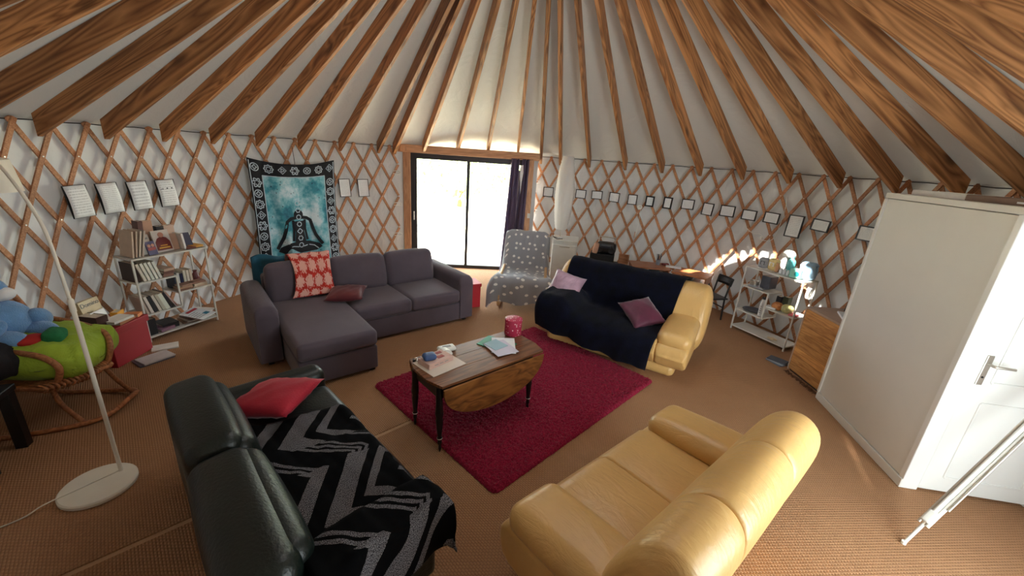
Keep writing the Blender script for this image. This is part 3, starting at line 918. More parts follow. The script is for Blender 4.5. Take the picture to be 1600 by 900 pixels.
def thr_fn(u, v):
    # u along the sofa from the far end to beyond the near arm, v from the back to the front
    L_ = 1.62 * u; x = .42 - L_; y = .64 - .70 * v
    z = .482 + .012 * noise1(u * 13 + v * 4, 2) + .008 * noise1(v * 9 - u * 3, 7)
    if x < -.66:                       # up over the near arm
        w = min(1, (-.66 - x) / .06); z += .115 * w * w * (3 - 2 * w)
    if x < -.90:                       # and down its outer side
        d = -.90 - x; x = -.90 - .035 * math.sin(min(1, d / .08) * PI / 2) - .015 * math.sin(v * 14); z -= max(0, d - .03) * 1.05
    if y < .03:
        w = (.03 - y); y = .03 - .05 * math.sin(min(1, w / .05) * PI / 2) - .012 * math.sin(u * 19) * min(1, w / .05); z -= w * 1.9
    x -= .16 * v * max(0, 1 - u * 1.6)
    return Vector((x, y, max(z, .24 + .02 * math.sin(u * 31 + v * 23))))
mb.grid(thr_fn, 70, 40)
tag(mb.build('zigzag_throw', M_ZIG, None, smooth=180, solid=.010, loc=(-.894, 2.171, FZ), rz=R(136.4)), 'black throw with grey zigzag pattern spread on the dark green sofa', 'blanket')

# rug ---------------------------------------------------------------------
M_RUG = mat('claret_shag', (96, 8, 30), .95, .3, 110, 1.0, 75, sheen=.08, spec=.2, rgb2=(164, 32, 64))
g = random.Random(5)
mb = MB(); RL, RWD = 2.30, 1.74
def rugf(u, v):
    x = (u - .5) * RL; y = (v - .5) * RWD
    e = min(u * RL, (1 - u) * RL, v * RWD, (1 - v) * RWD)
    # rounded corners
    cx_, cy_ = max(0, abs(x) - (RL / 2 - .05)), max(0, abs(y) - (RWD / 2 - .05))
    if cx_ > 0 and cy_ > 0:
        dd = math.hypot(cx_, cy_)
        k = max(cx_, cy_) / dd
        x = math.copysign(RL / 2 - .05 + cx_ * k, x); y = math.copysign(RWD / 2 - .05 + cy_ * k, y)
    z = .006 + .022 * min(1, e / .02) + g.uniform(-.011, .011) * min(1, e / .01)
    return Vector((x + g.uniform(-.003, .003), y + g.uniform(-.003, .003), z))
mb.grid(rugf, 250, 190)
tag(mb.build('shag_rug', M_RUG, None, smooth=180, loc=(.155, 3.557, FZ), rz=R(45.9)), 'claret red shag rug under the drop-leaf table', 'rug')

# drop-leaf table ---------------------------------------------------------
M_TOP = wood('table_top_wood', (80, 46, 29), (134, 86, 54), .32, (1.4, 16, 16), False, coat=.35, rings=5)
M_LEAFW = wood('table_leaf_wood', (98, 58, 28), (168, 112, 58), .4, (2.2, 5, 7), False, coat=.2, rings=6)
M_EBON = mat('ebonised_wood', (16, 13, 12), .35, .15, 8)
TZ = .58
t = tb = thing('drop_leaf_table', 'dark wooden drop-leaf table with one leaf hanging, standing on the rug', 'table', (-.235, 3.03, FZ), R(42))
TL, TW = 1.12, .50
ends = [(-TL / 2, -.10), (-TL / 2 + .045, -TW / 2), (TL / 2 - .045, -TW / 2), (TL / 2, -.10), (TL / 2, .10), (TL / 2 - .045, TW / 2), (-TL / 2 + .045, TW / 2), (-TL / 2, .10)]
def clip_band(y0, y1):
    def xe(y):
        a = abs(y)
        return TL / 2 if a <= .10 else TL / 2 - .045 * (a - .10) / (TW / 2 - .10)
    ys = [y0] + [y for y in (-.10, .10) if y0 < y < y1] + [y1]
    return [(xe(y), y) for y in ys] + [(-xe(y), y) for y in reversed(ys)]
for y0, y1 in ((-TW / 2, -.083), (-.081, .083), (.085, TW / 2)):
    MB().prism(clip_band(y0, y1), TZ - .022, TZ).build('top_board', M_TOP, t, bevel=(.002, 1))
for s_ in (-1, 1):
    n = 28; rr_ = .325
    poly = [(-TL / 2 + .05, 0)] + [(-(TL / 2 - .05) * math.cos(PI * i / n), -rr_ * math.sin(PI * i / n) ** .85) for i in range(1, n)] + [(TL / 2 - .05, 0)]
    mb = MB(); nn_ = len(poly); th_ = .018
    mb.add([(x, 0, z) for x, z in poly] + [(x, s_ * th_, z) for x, z in poly], [tuple(range(nn_)), tuple(range(2 * nn_ - 1, nn_ - 1, -1))] + [(i, nn_ + i, nn_ + (i + 1) % nn_, (i + 1) % nn_) for i in range(nn_)])
    mb.build('drop_leaf', M_LEAFW, t, bevel=(.003, 1), loc=(0, s_ * (TW / 2 + .003), TZ - .026), rot=(R(s_ * -3), 0, 0))
for y in (-.2, .16): MB().box((-.05, y, TZ - .075), (.92, .022, .10)).build('apron', M_EBON, t)
for x in (-.505, .40): MB().box((x, -.02, TZ - .075), (.022, .36, .10)).build('apron', M_EBON, t)
for x, y in ((-.515, -.225), (-.515, .17), (.405, -.225), (.405, .17)):
    lg = MB().lathe([(.0, TZ - .022), (.024, TZ - .022), (.026, .40), (.031, .33), (.024, .30), (.027, .28), (.022, .20), (.015, .135), (.020, .125), (.020, .115), (.012, .105), (.017, .085), (.017, .075), (.010, .06), (.012, .03), (.006, 0), (0, 0)], 14).build('leg', M_EBON, t, smooth=45, loc=(x, y, 0), rot=(R(2 if y < 0 else -1.5) * -1, 0, 0))
    MB().lathe([(.0215, .117), (.0225, .119), (.0225, .121), (.0215, .123)], 14).build('leg_ring', M_BOLT, lg)
def tw(x, y, z=TZ + FZ):
    c, s_ = math.cos(R(42)), math.sin(R(42)); return Vector((-.235 + c * x - s_ * y, 3.03 + s_ * x + c * y, z))

# ================================================================== ON THE WALLS
# printed page material: grey lines of type
def page_mat(name, base, ink, lines, seed):
    m, N, L, b = nodes_of(name, .75)
    tc = N.new('ShaderNodeTexCoord'); sp = N.new('ShaderNodeSeparateXYZ'); L.new(tc.outputs['Generated'], sp.inputs[0])
    ln = mth(N, L, 'GREATER_THAN', mth(N, L, 'FRACT', mth(N, L, 'MULTIPLY', sp.outputs[2], lines)), .55)
    nz = N.new('ShaderNodeTexNoise'); nz.inputs['Scale'].default_value = 9 + seed; nz.noise_dimensions = '2D'
    cb = N.new('ShaderNodeCombineXYZ'); L.new(mth(N, L, 'MULTIPLY', sp.outputs[0], 3.0), cb.inputs[0]); L.new(mth(N, L, 'FLOOR', mth(N, L, 'MULTIPLY', sp.outputs[2], lines)), cb.inputs[1])
    L.new(cb.outputs[0], nz.inputs['Vector'])
    k = mth(N, L, 'MULTIPLY', ln, mth(N, L, 'GREATER_THAN', nz.outputs['Fac'], .47))
    inx = mth(N, L, 'LESS_THAN', mth(N, L, 'ABSOLUTE', mth(N, L, 'SUBTRACT', sp.outputs[0], .5)), .4)
    inz = mth(N, L, 'LESS_THAN', mth(N, L, 'ABSOLUTE', mth(N, L, 'SUBTRACT', sp.outputs[2], .5)), .42)
    k = mth(N, L, 'MULTIPLY', mth(N, L, 'MULTIPLY', k, inx), inz)
    L.new(mixc(N, L, mth(N, L, 'MULTIPLY', k, .4), base, ink), b.inputs['Base Color'])
    return m
M_PAGE = [page_mat('printed_page_%d' % i, (238, 242, 244), (120, 128, 134), n_, i) for i, n_ in enumerate((12, 16, 9))]
M_BFR = mat('black_frame', (16, 16, 20), .45, .1)

def wall_obj(name, az, r, z, label, cat, group=None, tilt=0, turn=0):
    o = thing(name, label, cat, wp(az, r, z), 0, group)
    o.rotation_euler = (R(tilt), R(turn), -R(az)); return o
# local frame of a wall thing: x to the right seen from inside, -y into the room, z up
def framed(name, az, z, w, h, label, cat, group, m_, bw=.013, tilt=-3, turn=0, page_bow=0):
    t = wall_obj(name, az, RW - .02, z, label, cat, group, tilt, turn)
    for sx in (-1, 1): MB().box((sx * (w / 2 - bw / 2), -.006, 0), (bw, .016, h)).build('frame_side', M_BFR, t)
    for sz in (-1, 1): MB().box((0, -.006, sz * (h / 2 - bw / 2)), (w - 2 * bw, .016, bw)).build('frame_rail', M_BFR, t)
    MB().box((0, -.004, 0), (w - 2 * bw, .008, h - 2 * bw)).build('print', m_, t)
    return t
for i, (az, z) in enumerate(((-90.3, 1.505), (-86.2, 1.508), (-82.0, 1.51), (-77.8, 1.515))):
    t = wall_obj('clip_frame', az, RW - .035, z, ['white printed page on a black board, furthest from the wall hanging', 'white printed page on a black board, second from the lamp', 'white printed page on a black board, second nearest the wall hanging', 'white page with a dark sketch on a black board above the bookshelf'][i], 'picture', 'pages on the left wall', -5, -2)
    MB().box((0, 0, 0), (.215, .012, .305)).build('board', M_BFR, t, bevel=(.002, 1))
    mb = MB(); mb.grid(lambda u, v: Vector((-.1 + .195 * u - .004, -.009 - .012 * math.sin(PI * v), -.148 + .296 * v)), 4, 8)
    mb.build('page', M_PAGE[i % 3], t, smooth=180, solid=.002)
    if i == 3:
        mb = MB()
        for k in range(9): mb.box((-.07 + .017 * k, -.019, .035 + .012 * math.sin(k * 2.1)), (.016, .003, .02 + .012 * math.cos(k * 1.7)))
        mb.build('sketch', mat('ink_grey', (70, 74, 80), .8), t)
for i, az in enumerate((-43.6, -39.3)):
    t = framed('hung_print', az, 1.495, .185, .295, ['narrow framed print beside the wall hanging', 'narrow framed print next to the door side of the wall hanging'][i], 'picture', 'prints right of the wall hanging', M_PAGE[i], .009, -4, -2)
RF = [(8.6, 1.575, .20, .185), (17.2, 1.59, .20, .165), (21.4, 1.60, .205, .155), (25.9, 1.59, .19, .175), (30.5, 1.585, .17, .18), (34.8, 1.59, .155, .185), (39.1, 1.60, .155, .20), (43.8, 1.62, .21, .165),
      (48.4, 1.585, .175, .195), (52.7, 1.60, .225, .17), (57.3, 1.59, .215, .15), (61.8, 1.60, .215, .155), (66.4, 1.54, .205, .30), (70.9, 1.61, .225, .15), (78.7, 1.615, .22, .17)]
ordn = ['first', 'second', 'third', 'fourth', 'fifth', 'sixth', 'seventh', 'eighth', 'ninth', 'tenth', 'eleventh', 'twelfth']
for i, (az, z, w, h) in enumerate(RF):
    if i == 12: lb = 'largest framed print on the right wall, above the white shelf'
    elif i == 13: lb = 'small black framed print just past the largest one on the right wall'
    elif i == 14: lb = 'black framed print half hidden by the white closet'
    elif i == 0: lb = 'small black framed print between the curtain and the paper lamp'
    else: lb = 'small black framed print, %s from the paper lamp along the right wall' % ordn[i - 1]
    thick = .024 if i in (5, 6) else .014
    framed('framed_print', az, z, w, h, lb, 'picture', 'small prints in a row on the right wall', M_PAGE[i % 3], thick, -4, [0, 1, -1, 2, -1][i % 5])

# wall hanging --------------------------------------------------------
m, N, L, b = nodes_of('tie_dye', .9)
tc, u_, v_ = sepuv(N, L)
nz = N.new('ShaderNodeTexNoise'); nz.inputs['Scale'].default_value = 3.2; nz.inputs['Detail'].default_value = 6; nz.inputs['Roughness'].default_value = .65; L.new(tc.outputs['UV'], nz.inputs['Vector'])
cr = N.new('ShaderNodeValToRGB'); L.new(nz.outputs['Fac'], cr.inputs[0])
cr.color_ramp.elements[0].position = .30; cr.color_ramp.elements[0].color = (*lin((20, 62, 92)), 1)
cr.color_ramp.elements[1].position = .60; cr.color_ramp.elements[1].color = (*lin((196, 214, 222)), 1)
e = cr.color_ramp.elements.new(.43); e.color = (*lin((58, 140, 156)), 1)
e = cr.color_ramp.elements.new(.51); e.color = (*lin((128, 182, 196)), 1)
vo = N.new('ShaderNodeTexVoronoi'); vo.inputs['Scale'].default_value = 16; L.new(tc.outputs['UV'], vo.inputs['Vector'])
dots = mth(N, L, 'LESS_THAN', vo.outputs['Distance'], .13)
L.new(mixc(N, L, mth(N, L, 'MULTIPLY', dots, .75), cr.outputs[0], (24, 32, 64)), b.inputs['Base Color'])
M_TIE = m
M_TBLK = mat('hanging_black', (12, 14, 22), .9, .2, 20)
M_TWHT = mat('hanging_pale', (176, 192, 204), .9, .15, 20)
P00, P10 = wp(-63.9, 4.13, 0), wp(-46.0, 4.13, 0)
hu = (P10 - P00); HWID = hu.length; hu.normalize(); hn = Vector((hu.y, -hu.x, 0))
if hn.dot(Vector((CX, CY, 0)) - P00) < 0: hn = -hn
TH0, TH1 = .30, 1.94
th = thing('wall_hanging', 'blue tie-dye wall hanging with a black border and seated figure above the grey sofa', 'wall hanging', (P00.x, P00.y, 0))
def tapf(u, v, off=0.0):
    sag = .085 * (1 - (2 * u - 1) ** 2) * v ** 3
    x = HWID * u + .035 * math.sin(v * 3) * (u - .5) * -1
    fold = .012 * math.sin(u * 17 + v * 2) * (1 - .5 * v) + .020 * math.exp(-((u - .30 + .18 * (v - .5)) / .05) ** 2) * (1 - v) ** .5
    p = hu * x + hn * (fold + off + .01)
    return Vector((p.x, p.y, TH0 + (TH1 - TH0) * v - sag))
mb = MB(); mb.grid(lambda u, v: tapf(u, v), 60, 40); mb.build('cloth', M_TIE, th, smooth=180)
def band(u0, u1, v0, v1, m_, off, name, nu=30, nv=30):
    mb = MB(); mb.grid(lambda a, c: tapf(u0 + (u1 - u0) * a, v0 + (v1 - v0) * c, off), nu, nv); return mb.build(name, m_, th, smooth=180)
BW = .135
band(0, 1, .868, 1.0, M_TBLK, .0025, 'border', 50, 6); band(0, BW, 0, .868, M_TBLK, .0025, 'border', 8, 40); band(1 - BW, 1, 0, .868, M_TBLK, .0025, 'border', 8, 40)
def poly_decal(mb, pts, off):            # filled convex-ish fan in uv
    c = (sum(p[0] for p in pts) / len(pts), sum(p[1] for p in pts) / len(pts))
    n = len(pts); vs = [tapf(c[0], c[1], off)] + [tapf(p[0], p[1], off) for p in pts]
    mb.add(vs, [(0, i + 1, (i + 1) % n + 1) for i in range(n)])
def line_decal(mb, pts, w, off, closed=False):
    asp = HWID / (TH1 - TH0); n = len(pts)
    L_, Rr = [], []
    for i in range(n):
        a = pts[i - 1] if (closed or i > 0) else pts[i]; c = pts[(i + 1) % n] if (closed or i < n - 1) else pts[i]
        dx, dy = (c[0] - a[0]) * asp, c[1] - a[1]; l = math.hypot(dx, dy) or 1
        nx_, ny_ = -dy / l * w / asp, dx / l * w
        L_.append((pts[i][0] + nx_, pts[i][1] + ny_)); Rr.append((pts[i][0] - nx_, pts[i][1] - ny_))
    vs = [tapf(*p, off) for p in L_] + [tapf(*p, off) for p in Rr]
    mb.add(vs, [(i, (i + 1) % n, n + (i + 1) % n, n + i) for i in range(n if closed else n - 1)])
asp = HWID / (TH1 - TH0)
def ring(mb, cu, cv, r, w, off, lobes=0, amp=.0, n=28):
    line_decal(mb, [(cu + (r * (1 + amp * math.cos(lobes * 2 * PI * k / n))) * math.cos(2 * PI * k / n) / asp, cv + (r * (1 + amp * math.cos(lobes * 2 * PI * k / n))) * math.sin(2 * PI * k / n)) for k in range(n)], w, off, True)
spots = [(.5 + (i - 3) * .145, .934) for i in range(7)] + [(BW / 2, .80 - .095 * i) for i in range(9)] + [(1 - BW / 2, .80 - .095 * i) for i in range(9)]
for i, (cu, cv) in enumerate(spots):
    mb = MB(); kx = i % 4
    if kx == 0: ring(mb, cu, cv, .032, .0035, .005); ring(mb, cu, cv, .015, .003, .005, 4, .35)
    elif kx == 1: ring(mb, cu, cv, .034, .004, .005, 8, .14, 40); ring(mb, cu, cv, .018, .003, .005)
    elif kx == 2: line_decal(mb, [(cu, cv + .036), (cu + .045, cv), (cu, cv - .036), (cu - .045, cv)], .0035, .005, True); ring(mb, cu, cv, .013, .003, .005, 3, .3)
    else: ring(mb, cu, cv, .035, .004, .005, 6, .18, 36); ring(mb, cu, cv, .02, .0028, .005, 5, .25)
    mb.build('border_motif', M_TWHT, th)
for (u0, v0, u1, v1) in ((BW, 0, BW, .868), (1 - BW, 0, 1 - BW, .868), (BW, .868, 1 - BW, .868), (.015, 0, .015, .985), (.985, 0, .985, .985)):
    mb = MB(); line_decal(mb, [(u0 + (u1 - u0) * i / 30, v0 + (v1 - v0) * i / 30) for i in range(31)], .0035, .005); mb.build('border_line', M_TWHT, th)
# seated figure: hair/head, arms down to knees, crossed legs
fig = [[(.49 + .06 * math.cos(a), .50 + .05 * math.sin(a)) for a in [2 * PI * k / 16 for k in range(16)]]]
mb = MB()
poly_decal(mb, fig[0], .004)
for s_ in (-1, 1):
    line_decal(mb, [(.49 + s_ * .03, .475), (.49 + s_ * .10, .465), (.49 + s_ * .145, .44), (.49 + s_ * .17, .36), (.49 + s_ * .20, .29), (.49 + s_ * .245, .23), (.49 + s_ * .28, .19)], .016, .004)
    poly_decal(mb, [(.49, .245), (.49 + s_ * .12, .235), (.49 + s_ * .24, .20), (.49 + s_ * .27, .165), (.49 + s_ * .20, .135), (.49, .13)][::s_], .004)
    line_decal(mb, [(.49 + s_ * .075, .45), (.49 + s_ * .07, .36), (.49 + s_ * .09, .25)], .012, .004)
poly_decal(mb, [(.43, .44), (.55, .44), (.545, .33), (.56, .24), (.42, .24), (.435, .33)], .0045)
mb.build('seated_figure', M_TBLK, th)
mb = MB()
for k in range(7): ring(mb, .49, .205 + .068 * k, .021, .0035, .0065, (0, 6, 4, 8, 0, 6, 10)[k], (0, .15, .2, .12, 0, .15, .15)[k])
for s_ in (-1, 1): line_decal(mb, [(.49 + s_ * .03, .19), (.49 + s_ * .10, .20), (.49 + s_ * .17, .185), (.49 + s_ * .22, .15)], .004, .0065)
mb.build('chakra_rings', M_TWHT, th)
MB().tube([tapf(.51, .97) + hn * .005, tapf(.51, .97) + Vector((0, 0, .12)), tapf(.51, .97) + Vector((0, 0, .30)) - hn * .03], .004, 6).build('hanging_cord', M_BLACK, th)

# small thermometer disc with pull cord, cable on the right wall
t = wall_obj('wall_dial', 32.6, RW - .02, 1.47, 'small round white dial with a cord on the right wall lattice', 'dial')
MB().lathe([(0, 0), (.045, 0), (.045, .012), (.038, .016), (0, .016)], 20).build('dial_body', M_WHITE, t, rot=(R(90), 0, 0))
MB().box((.01, -.018, .008), (.03, .003, .006)).build('dial_hand', M_BLACK, t)
MB().tube([(.02, -.01, -.04), (.03, -.012, -.3), (.0, -.01, -.55), (-.01, -.01, -.75)], .003, 5).build('dial_cord', M_WHITE, t)
MB().tube([(-.01, -.012, -.45), (-.01, -.012, -.56)], .008, 6).build('cord_pull', M_LATH, t)

# curtain -------------------------------------------------------------
M_CURT = canvas('mauve_curtain', (112, 100, 124), .25)
M_CURT.node_tree.nodes['Translucent BSDF'].inputs[0].default_value = (*lin((118, 104, 130)), 1)
ct = thing('curtain', 'mauve grey curtain gathered at the right of the glass door', 'curtain', (-.92, 7.72, 0), dth)
def curt(x0, x1, seed):
    def fn(u, v):
        z = .03 + 2.12 * v; tie = .10 * math.exp(-((v - .95) / .5) ** 2)
        w = 1 - .0 * v
        x = x0 + (x1 - x0) * u + .03 * (1 - v) * (u - 1.2) * 3
        y = -.16 - .035 * math.sin(u * 5.0 * PI + seed) - .02 * math.sin(u * 9 + v * 4 + seed)
        return Vector((x, y, z))
    return fn
mb = MB(); mb.grid(curt(.74, .885, 0), 40, 24); mb.build('curtain_panel', M_CURT, ct, smooth=180, solid=.004)
mb = MB(); mb.grid(curt(.935, 1.07, 1.5), 40, 24); mb.build('curtain_panel', M_CURT, ct, smooth=180, solid=.004)
mb = MB(); mb.grid(lambda u, v: Vector((.80 + .17 * u, -.085 - .015 * math.sin(u * 12), .04 + 1.9 * v)), 20, 12); mb.build('lining', mat('curtain_lining', (196, 192, 196), .85, .05), ct, smooth=180, solid=.003)
mb = MB()
mb.add([(.90, -.20, 2.03), (.955, -.20, 2.05), (.965, -.20, 1.92), (.945, -.20, 1.72), (.932, -.20, 1.52), (.922, -.20, 1.72), (.905, -.20, 1.90)], [(0, 1, 2, 3, 4, 5, 6)])
mb.build('lace_tie', M_PAPER, ct, solid=.006)
MB().tube([(.70, -.12, 2.145), (1.14, -.12, 2.145)], .012, 8).build('curtain_rod', M_FRAME, ct)

# tall white cabinet and paper lamp -----------------------------------
t = thing('white_cabinet', 'white waist-high cabinet by the wall behind the spotted chair', 'cabinet', (.90, 7.13, FZ), R(-8))
MB().box((0, 0, .415), (.44, .46, .83)).build('cabinet_body', M_WHITE, t, bevel=(.012, 2))
MB().box((0, -.245, .40), (.42, .03, .74)).build('cabinet_door', M_WHITE, t, bevel=(.008, 2))
MB().box((0, -.01, .842), (.46, .50, .024)).build('cabinet_top', M_WHITE, t, bevel=(.006, 2))
MB().box((0, -.262, .74), (.18, .012, .014)).build('cabinet_handle', M_STEEL, t)
t = thing('paper_lamp', 'tall white ribbed paper lamp standing on the white cabinet', 'lamp', (.80, 7.16, .854 + FZ))
MB().lathe([(0, 0), (.11, 0), (.11, .012), (.02, .018), (0, .018)], 20).build('lamp_base', M_WHITE, t, smooth=40)
MB().tube([(0, 0, .01), (0, 0, .16)], .008, 8).build('lamp_stem', M_STEEL, t)
pr = []
n = 44
for i in range(n + 1):
    v = i / n; r_ = .088 + .075 * math.sin(PI * min(1, v * .94 + .05)) ** .85
    pr.append((r_ + (.003 if i % 2 else -.003), .15 + 1.24 * v))
m_paper = canvas('lamp_paper', (236, 234, 232), .25)
MB().lathe([(.0, .15)] + pr + [(0, 1.39)], 14).build('paper_shade', m_paper, t, smooth=35)
MB().tube([(.03, -.16, .004), (-.08, -.22, .006), (-.14, -.14, .03), (-.06, -.10, .006)], .006, 6).build('lamp_cable', M_BLACK, t)

# ================================================================== BETWEEN CABINET AND DESKS
# polka-dot blanket over an easy chair
m, N, L, b = nodes_of('spotted_fleece', .95)
tc, u_, v_ = sepuv(N, L)
vo = N.new('ShaderNodeTexVoronoi'); vo.inputs['Scale'].default_value = 8.5; vo.inputs['Randomness'].default_value = .6; vo.voronoi_dimensions = '2D'
cb = N.new('ShaderNodeCombineXYZ'); L.new(u_, cb.inputs[0]); L.new(v_, cb.inputs[1]); L.new(cb.outputs[0], vo.inputs['Vector'])
L.new(mixc(N, L, mth(N, L, 'LESS_THAN', vo.outputs['Distance'], .17), (150, 153, 160), (240, 240, 236)), b.inputs['Base Color'])
b.inputs['Sheen Weight'].default_value = .2
M_SPOT = m
M_BEECH = wood('beech_bentwood', (190, 150, 104), (222, 186, 140), .5, (4, 20, 20), False)
t = thing('easy_chair', 'low bentwood easy chair under a spotted blanket beside the curtain', 'chair', (.16, 5.88, FZ), R(-4))
MB().sbox((0, 0, 0), (.60, .62, .10), .04, .01, 4).build('seat', M_GREY, t, smooth=180, loc=(0, .16, .35), rot=(R(-6), 0, 0))
MB().sbox((0, 0, 0), (.60, .06, .68), .025, 0, 4).build('backrest', M_GREY, t, smooth=180, loc=(0, .60, .64), rot=(R(-20), 0, 0))
for s_ in (-1, 1):
    MB().tube(smoothpath([(s_ * .335, .62, .05), (s_ * .335, .30, .03), (s_ * .335, -.16, .03), (s_ * .335, -.30, .10), (s_ * .335, -.26, .34), (s_ * .335, -.10, .47), (s_ * .335, .50, .50)], 5), .022, 8).build('bentwood_leg', M_BEECH, t, smooth=60)
    MB().tube([(s_ * .32, .66, .98), (s_ * .32, .40, .36), (s_ * .32, -.2, .40)], .018, 8).build('side_rail', M_BEECH, t, smooth=60)
MB().tube([(-.33, -.24, .30), (.33, -.24, .30)], .02, 8).build('crossbar', M_BEECH, t, smooth=60)
prof = [(.86, .45), (.80, .75), (.745, .98), (.68, 1.035), (.62, .98), (.53, .78), (.44, .58), (.36, .47), (.18, .455), (-.02, .465), (-.20, .49), (-.285, .44), (-.31, .33), (-.315, .20), (-.32, .11)]
def pwid(u, v):
    k = 1 - .25 * max(0, (.42 - v) / .42); return (u - .5) * .26 * (v > .4) * min(1, (v - .4) * 4) - (u - .5) * .10 * max(0, (.4 - v) / .4)
fn, n = drape(prof, -.37, .37, .014, 3, pwid)
def spot(u, v):
    p = fn(u, v)
    e = abs(u - .5) * 2
    if e > .78 and v > .12:               # sides fall over the arms
        w = (e - .78) / .22; sgn = 1 if u > .5 else -1
        p.z -= (.26 if sgn > 0 else .16) * w * w * min(1, (v - .12) * 4); p.x += sgn * .015 * w
    if v > .82: p.y += -.03 * math.sin(u * 15) * (v - .82) / .18; p.z += .02 * math.sin(u * 11) * (v - .82) / .18
    p.z = max(.02, p.z)
    return p
mb = MB(); mb.grid(spot, 44, n, uvf=fn.uvf)
tag(mb.build('spotted_blanket', M_SPOT, None, smooth=180, solid=.008, loc=t.location, rz=R(-4)), 'grey fleece blanket with white spots draped over the easy chair', 'blanket')
# corner of that blanket trailing on the floor is part of it; red storage box behind the grey sofa arm
M_REDB = mat('red_card', (186, 28, 44), .6, .05, 5)
t = thing('storage_box', 'small red lidded box behind the arm of the grey sofa', 'box', (-.66, 5.68, FZ), R(28))
MB().box((0, 0, .165), (.30, .28, .33)).build('box_body', M_REDB, t, bevel=(.004, 1))
MB().box((0, 0, .345), (.32, .30, .05)).build('box_lid', M_REDB, t, bevel=(.004, 1))

# stereo on a small dark stand
t = thing('stereo_stand', 'dark side stand behind the navy covered sofa', 'stand', (1.60, 6.72, FZ), R(-20))
M_STAND = mat('dark_stand', (30, 26, 26), .6)
MB().box((0, 0, .53), (.62, .42, .03)).build('stand_top', M_STAND, t)
for x in (-.28, .28):
    for y in (-.18, .18): MB().box((x, y, .257), (.035, .035, .514)).build('leg', M_STAND, t)
t = thing('black_case', 'black boxy speaker case carrying the portable stereo', 'case', (1.50, 6.70, .545 + FZ), R(-14))
MB().box((0, 0, .09), (.40, .27, .18)).build('case_body', M_BLACK, t, bevel=(.01, 2))
MB().box((0, -.137, .09), (.34, .006, .13)).build('case_grille', mat('grille', (30, 30, 33), .8, .3, 90), t)
t = thing('portable_stereo', 'black portable stereo with a chrome carrying handle', 'stereo', (1.55, 6.71, .725 + FZ), R(-18))
MB().sbox((0, 0, .09), (.32, .2, .18), .05, .01, 4).build('stereo_body', M_BLACK, t, smooth=180)
MB().sbox((0, -.09, .12), (.18, .05, .06), .02, 0, 3).build('display', mat('smoked_plastic', (60, 62, 68), .15), t, smooth=180)
MB().tube(smoothpath([(-.13, 0, .15), (-.135, 0, .255), (-.11, 0, .27), (.11, 0, .27), (.135, 0, .255), (.13, 0, .15)], 4), .010, 8).build('carry_handle', M_STEEL, t, smooth=60)
for x in (-.10, .10): MB().lathe([(0, 0), (.055, 0), (.05, .012), (.02, .006), (0, .006)], 18).build('speaker_cone', M_STAND, t, rot=(R(90), 0, 0), loc=(x, -.1, .065))
o = MB().sbox((0, 0, .09), (.085, .05, .18), .02, .004, 3).build('beige_bottle', mat('beige_card', (206, 160, 132), .6), None, smooth=180); o.location = (1.345, 6.62, .725 + FZ); o.rotation_euler = (0, R(8), 0); tag(o, 'pinkish beige carton standing beside the portable stereo', 'carton')
o = thing('wooden_box', 'small open brown wooden box between stereo and desks', 'box', (1.86, 6.66, .545 + FZ), R(-15))
for x in (-.08, .08): MB().box((x, 0, .085), (.012, .16, .17)).build('side', M_LATH, o)
MB().box((0, .078, .085), (.16, .012, .17)).build('rear', M_LATH, o); MB().box((0, 0, .006), (.16, .16, .012)).build('bottom', M_LATH, o)

# two school desks --------------------------------------------------------
M_DESK = wood('desk_wood', (138, 80, 46), (188, 122, 78), .4, (2, 18, 18), False, coat=.15)
DZ = .60
def desk(name, label, loc, rz, w, d):
    t = thing(name, label, 'desk', loc, rz)
    MB().box((0, 0, DZ - .011), (w, d, .022)).build('desk_top', M_DESK, t, bevel=(.005, 2))
    MB().box((0, .01, DZ - .13), (w - .06, d - .06, .012)).build('book_shelf', M_DESK, t)
    for s_ in (-1, 1): MB().box((s_ * (w / 2 - .02), .01, DZ - .075), (.016, d - .05, .115)).build('side_board', M_DESK, t)
    for x in (-w / 2 + .03, w / 2 - .03):
        for y in (-d / 2 + .04, d / 2 - .04): MB().tube([(x, y, 0), (x, y, DZ - .13)], .013, 8).build('leg', M_DARK, t, smooth=60)
    return t
d1 = desk('school_desk', 'brown wooden desk with the pen pot on it', (2.28, 6.58, FZ), R(-6), .62, .44)
d2 = desk('school_desk', 'brown wooden desk nearest the black chair', (2.88, 6.25, FZ), R(-38), .54, .44)
t = thing('pen_pot', 'grey pot full of pens on the wooden desk', 'pot', (2.44, 6.63, DZ + FZ))
MB().lathe([(0, 0), (.032, 0), (.038, .085), (.034, .085), (.03, .01), (0, .01)], 16).build('pot_body', mat('pot_grey', (120, 124, 134), .4), t, smooth=50)
for k, c in enumerate(((24, 24, 28), (60, 60, 70), (150, 152, 160), (20, 20, 24), (90, 92, 104))):
    a = k * 1.3; MB().tube([(.015 * math.cos(a), .015 * math.sin(a), .02), (.04 * math.cos(a), .04 * math.sin(a), .16 + .01 * k)], .006, 6).build('pen', mat('pen_%d' % k, c, .4), t)
o = MB().box((0, 0, .008), (.24, .12, .016)).build('white_notebook', M_PAPER, None, bevel=(.003, 1)); o.location = (2.66, 6.50, DZ + FZ + .002); o.rotation_euler = (0, 0, R(-20)); tag(o, 'thin white notebook lying across the two desks', 'notebook')
o = MB().sbox((0, 0, .015), (.12, .06, .03), .012, 0, 3).build('red_pencil_case', mat('dark_red_cloth', (110, 30, 34), .7), None, smooth=180); o.location = (2.57, 6.64, DZ + FZ); o.rotation_euler = (0, 0, R(15)); tag(o, 'small dark red pencil case behind the white notebook', 'pencil case')
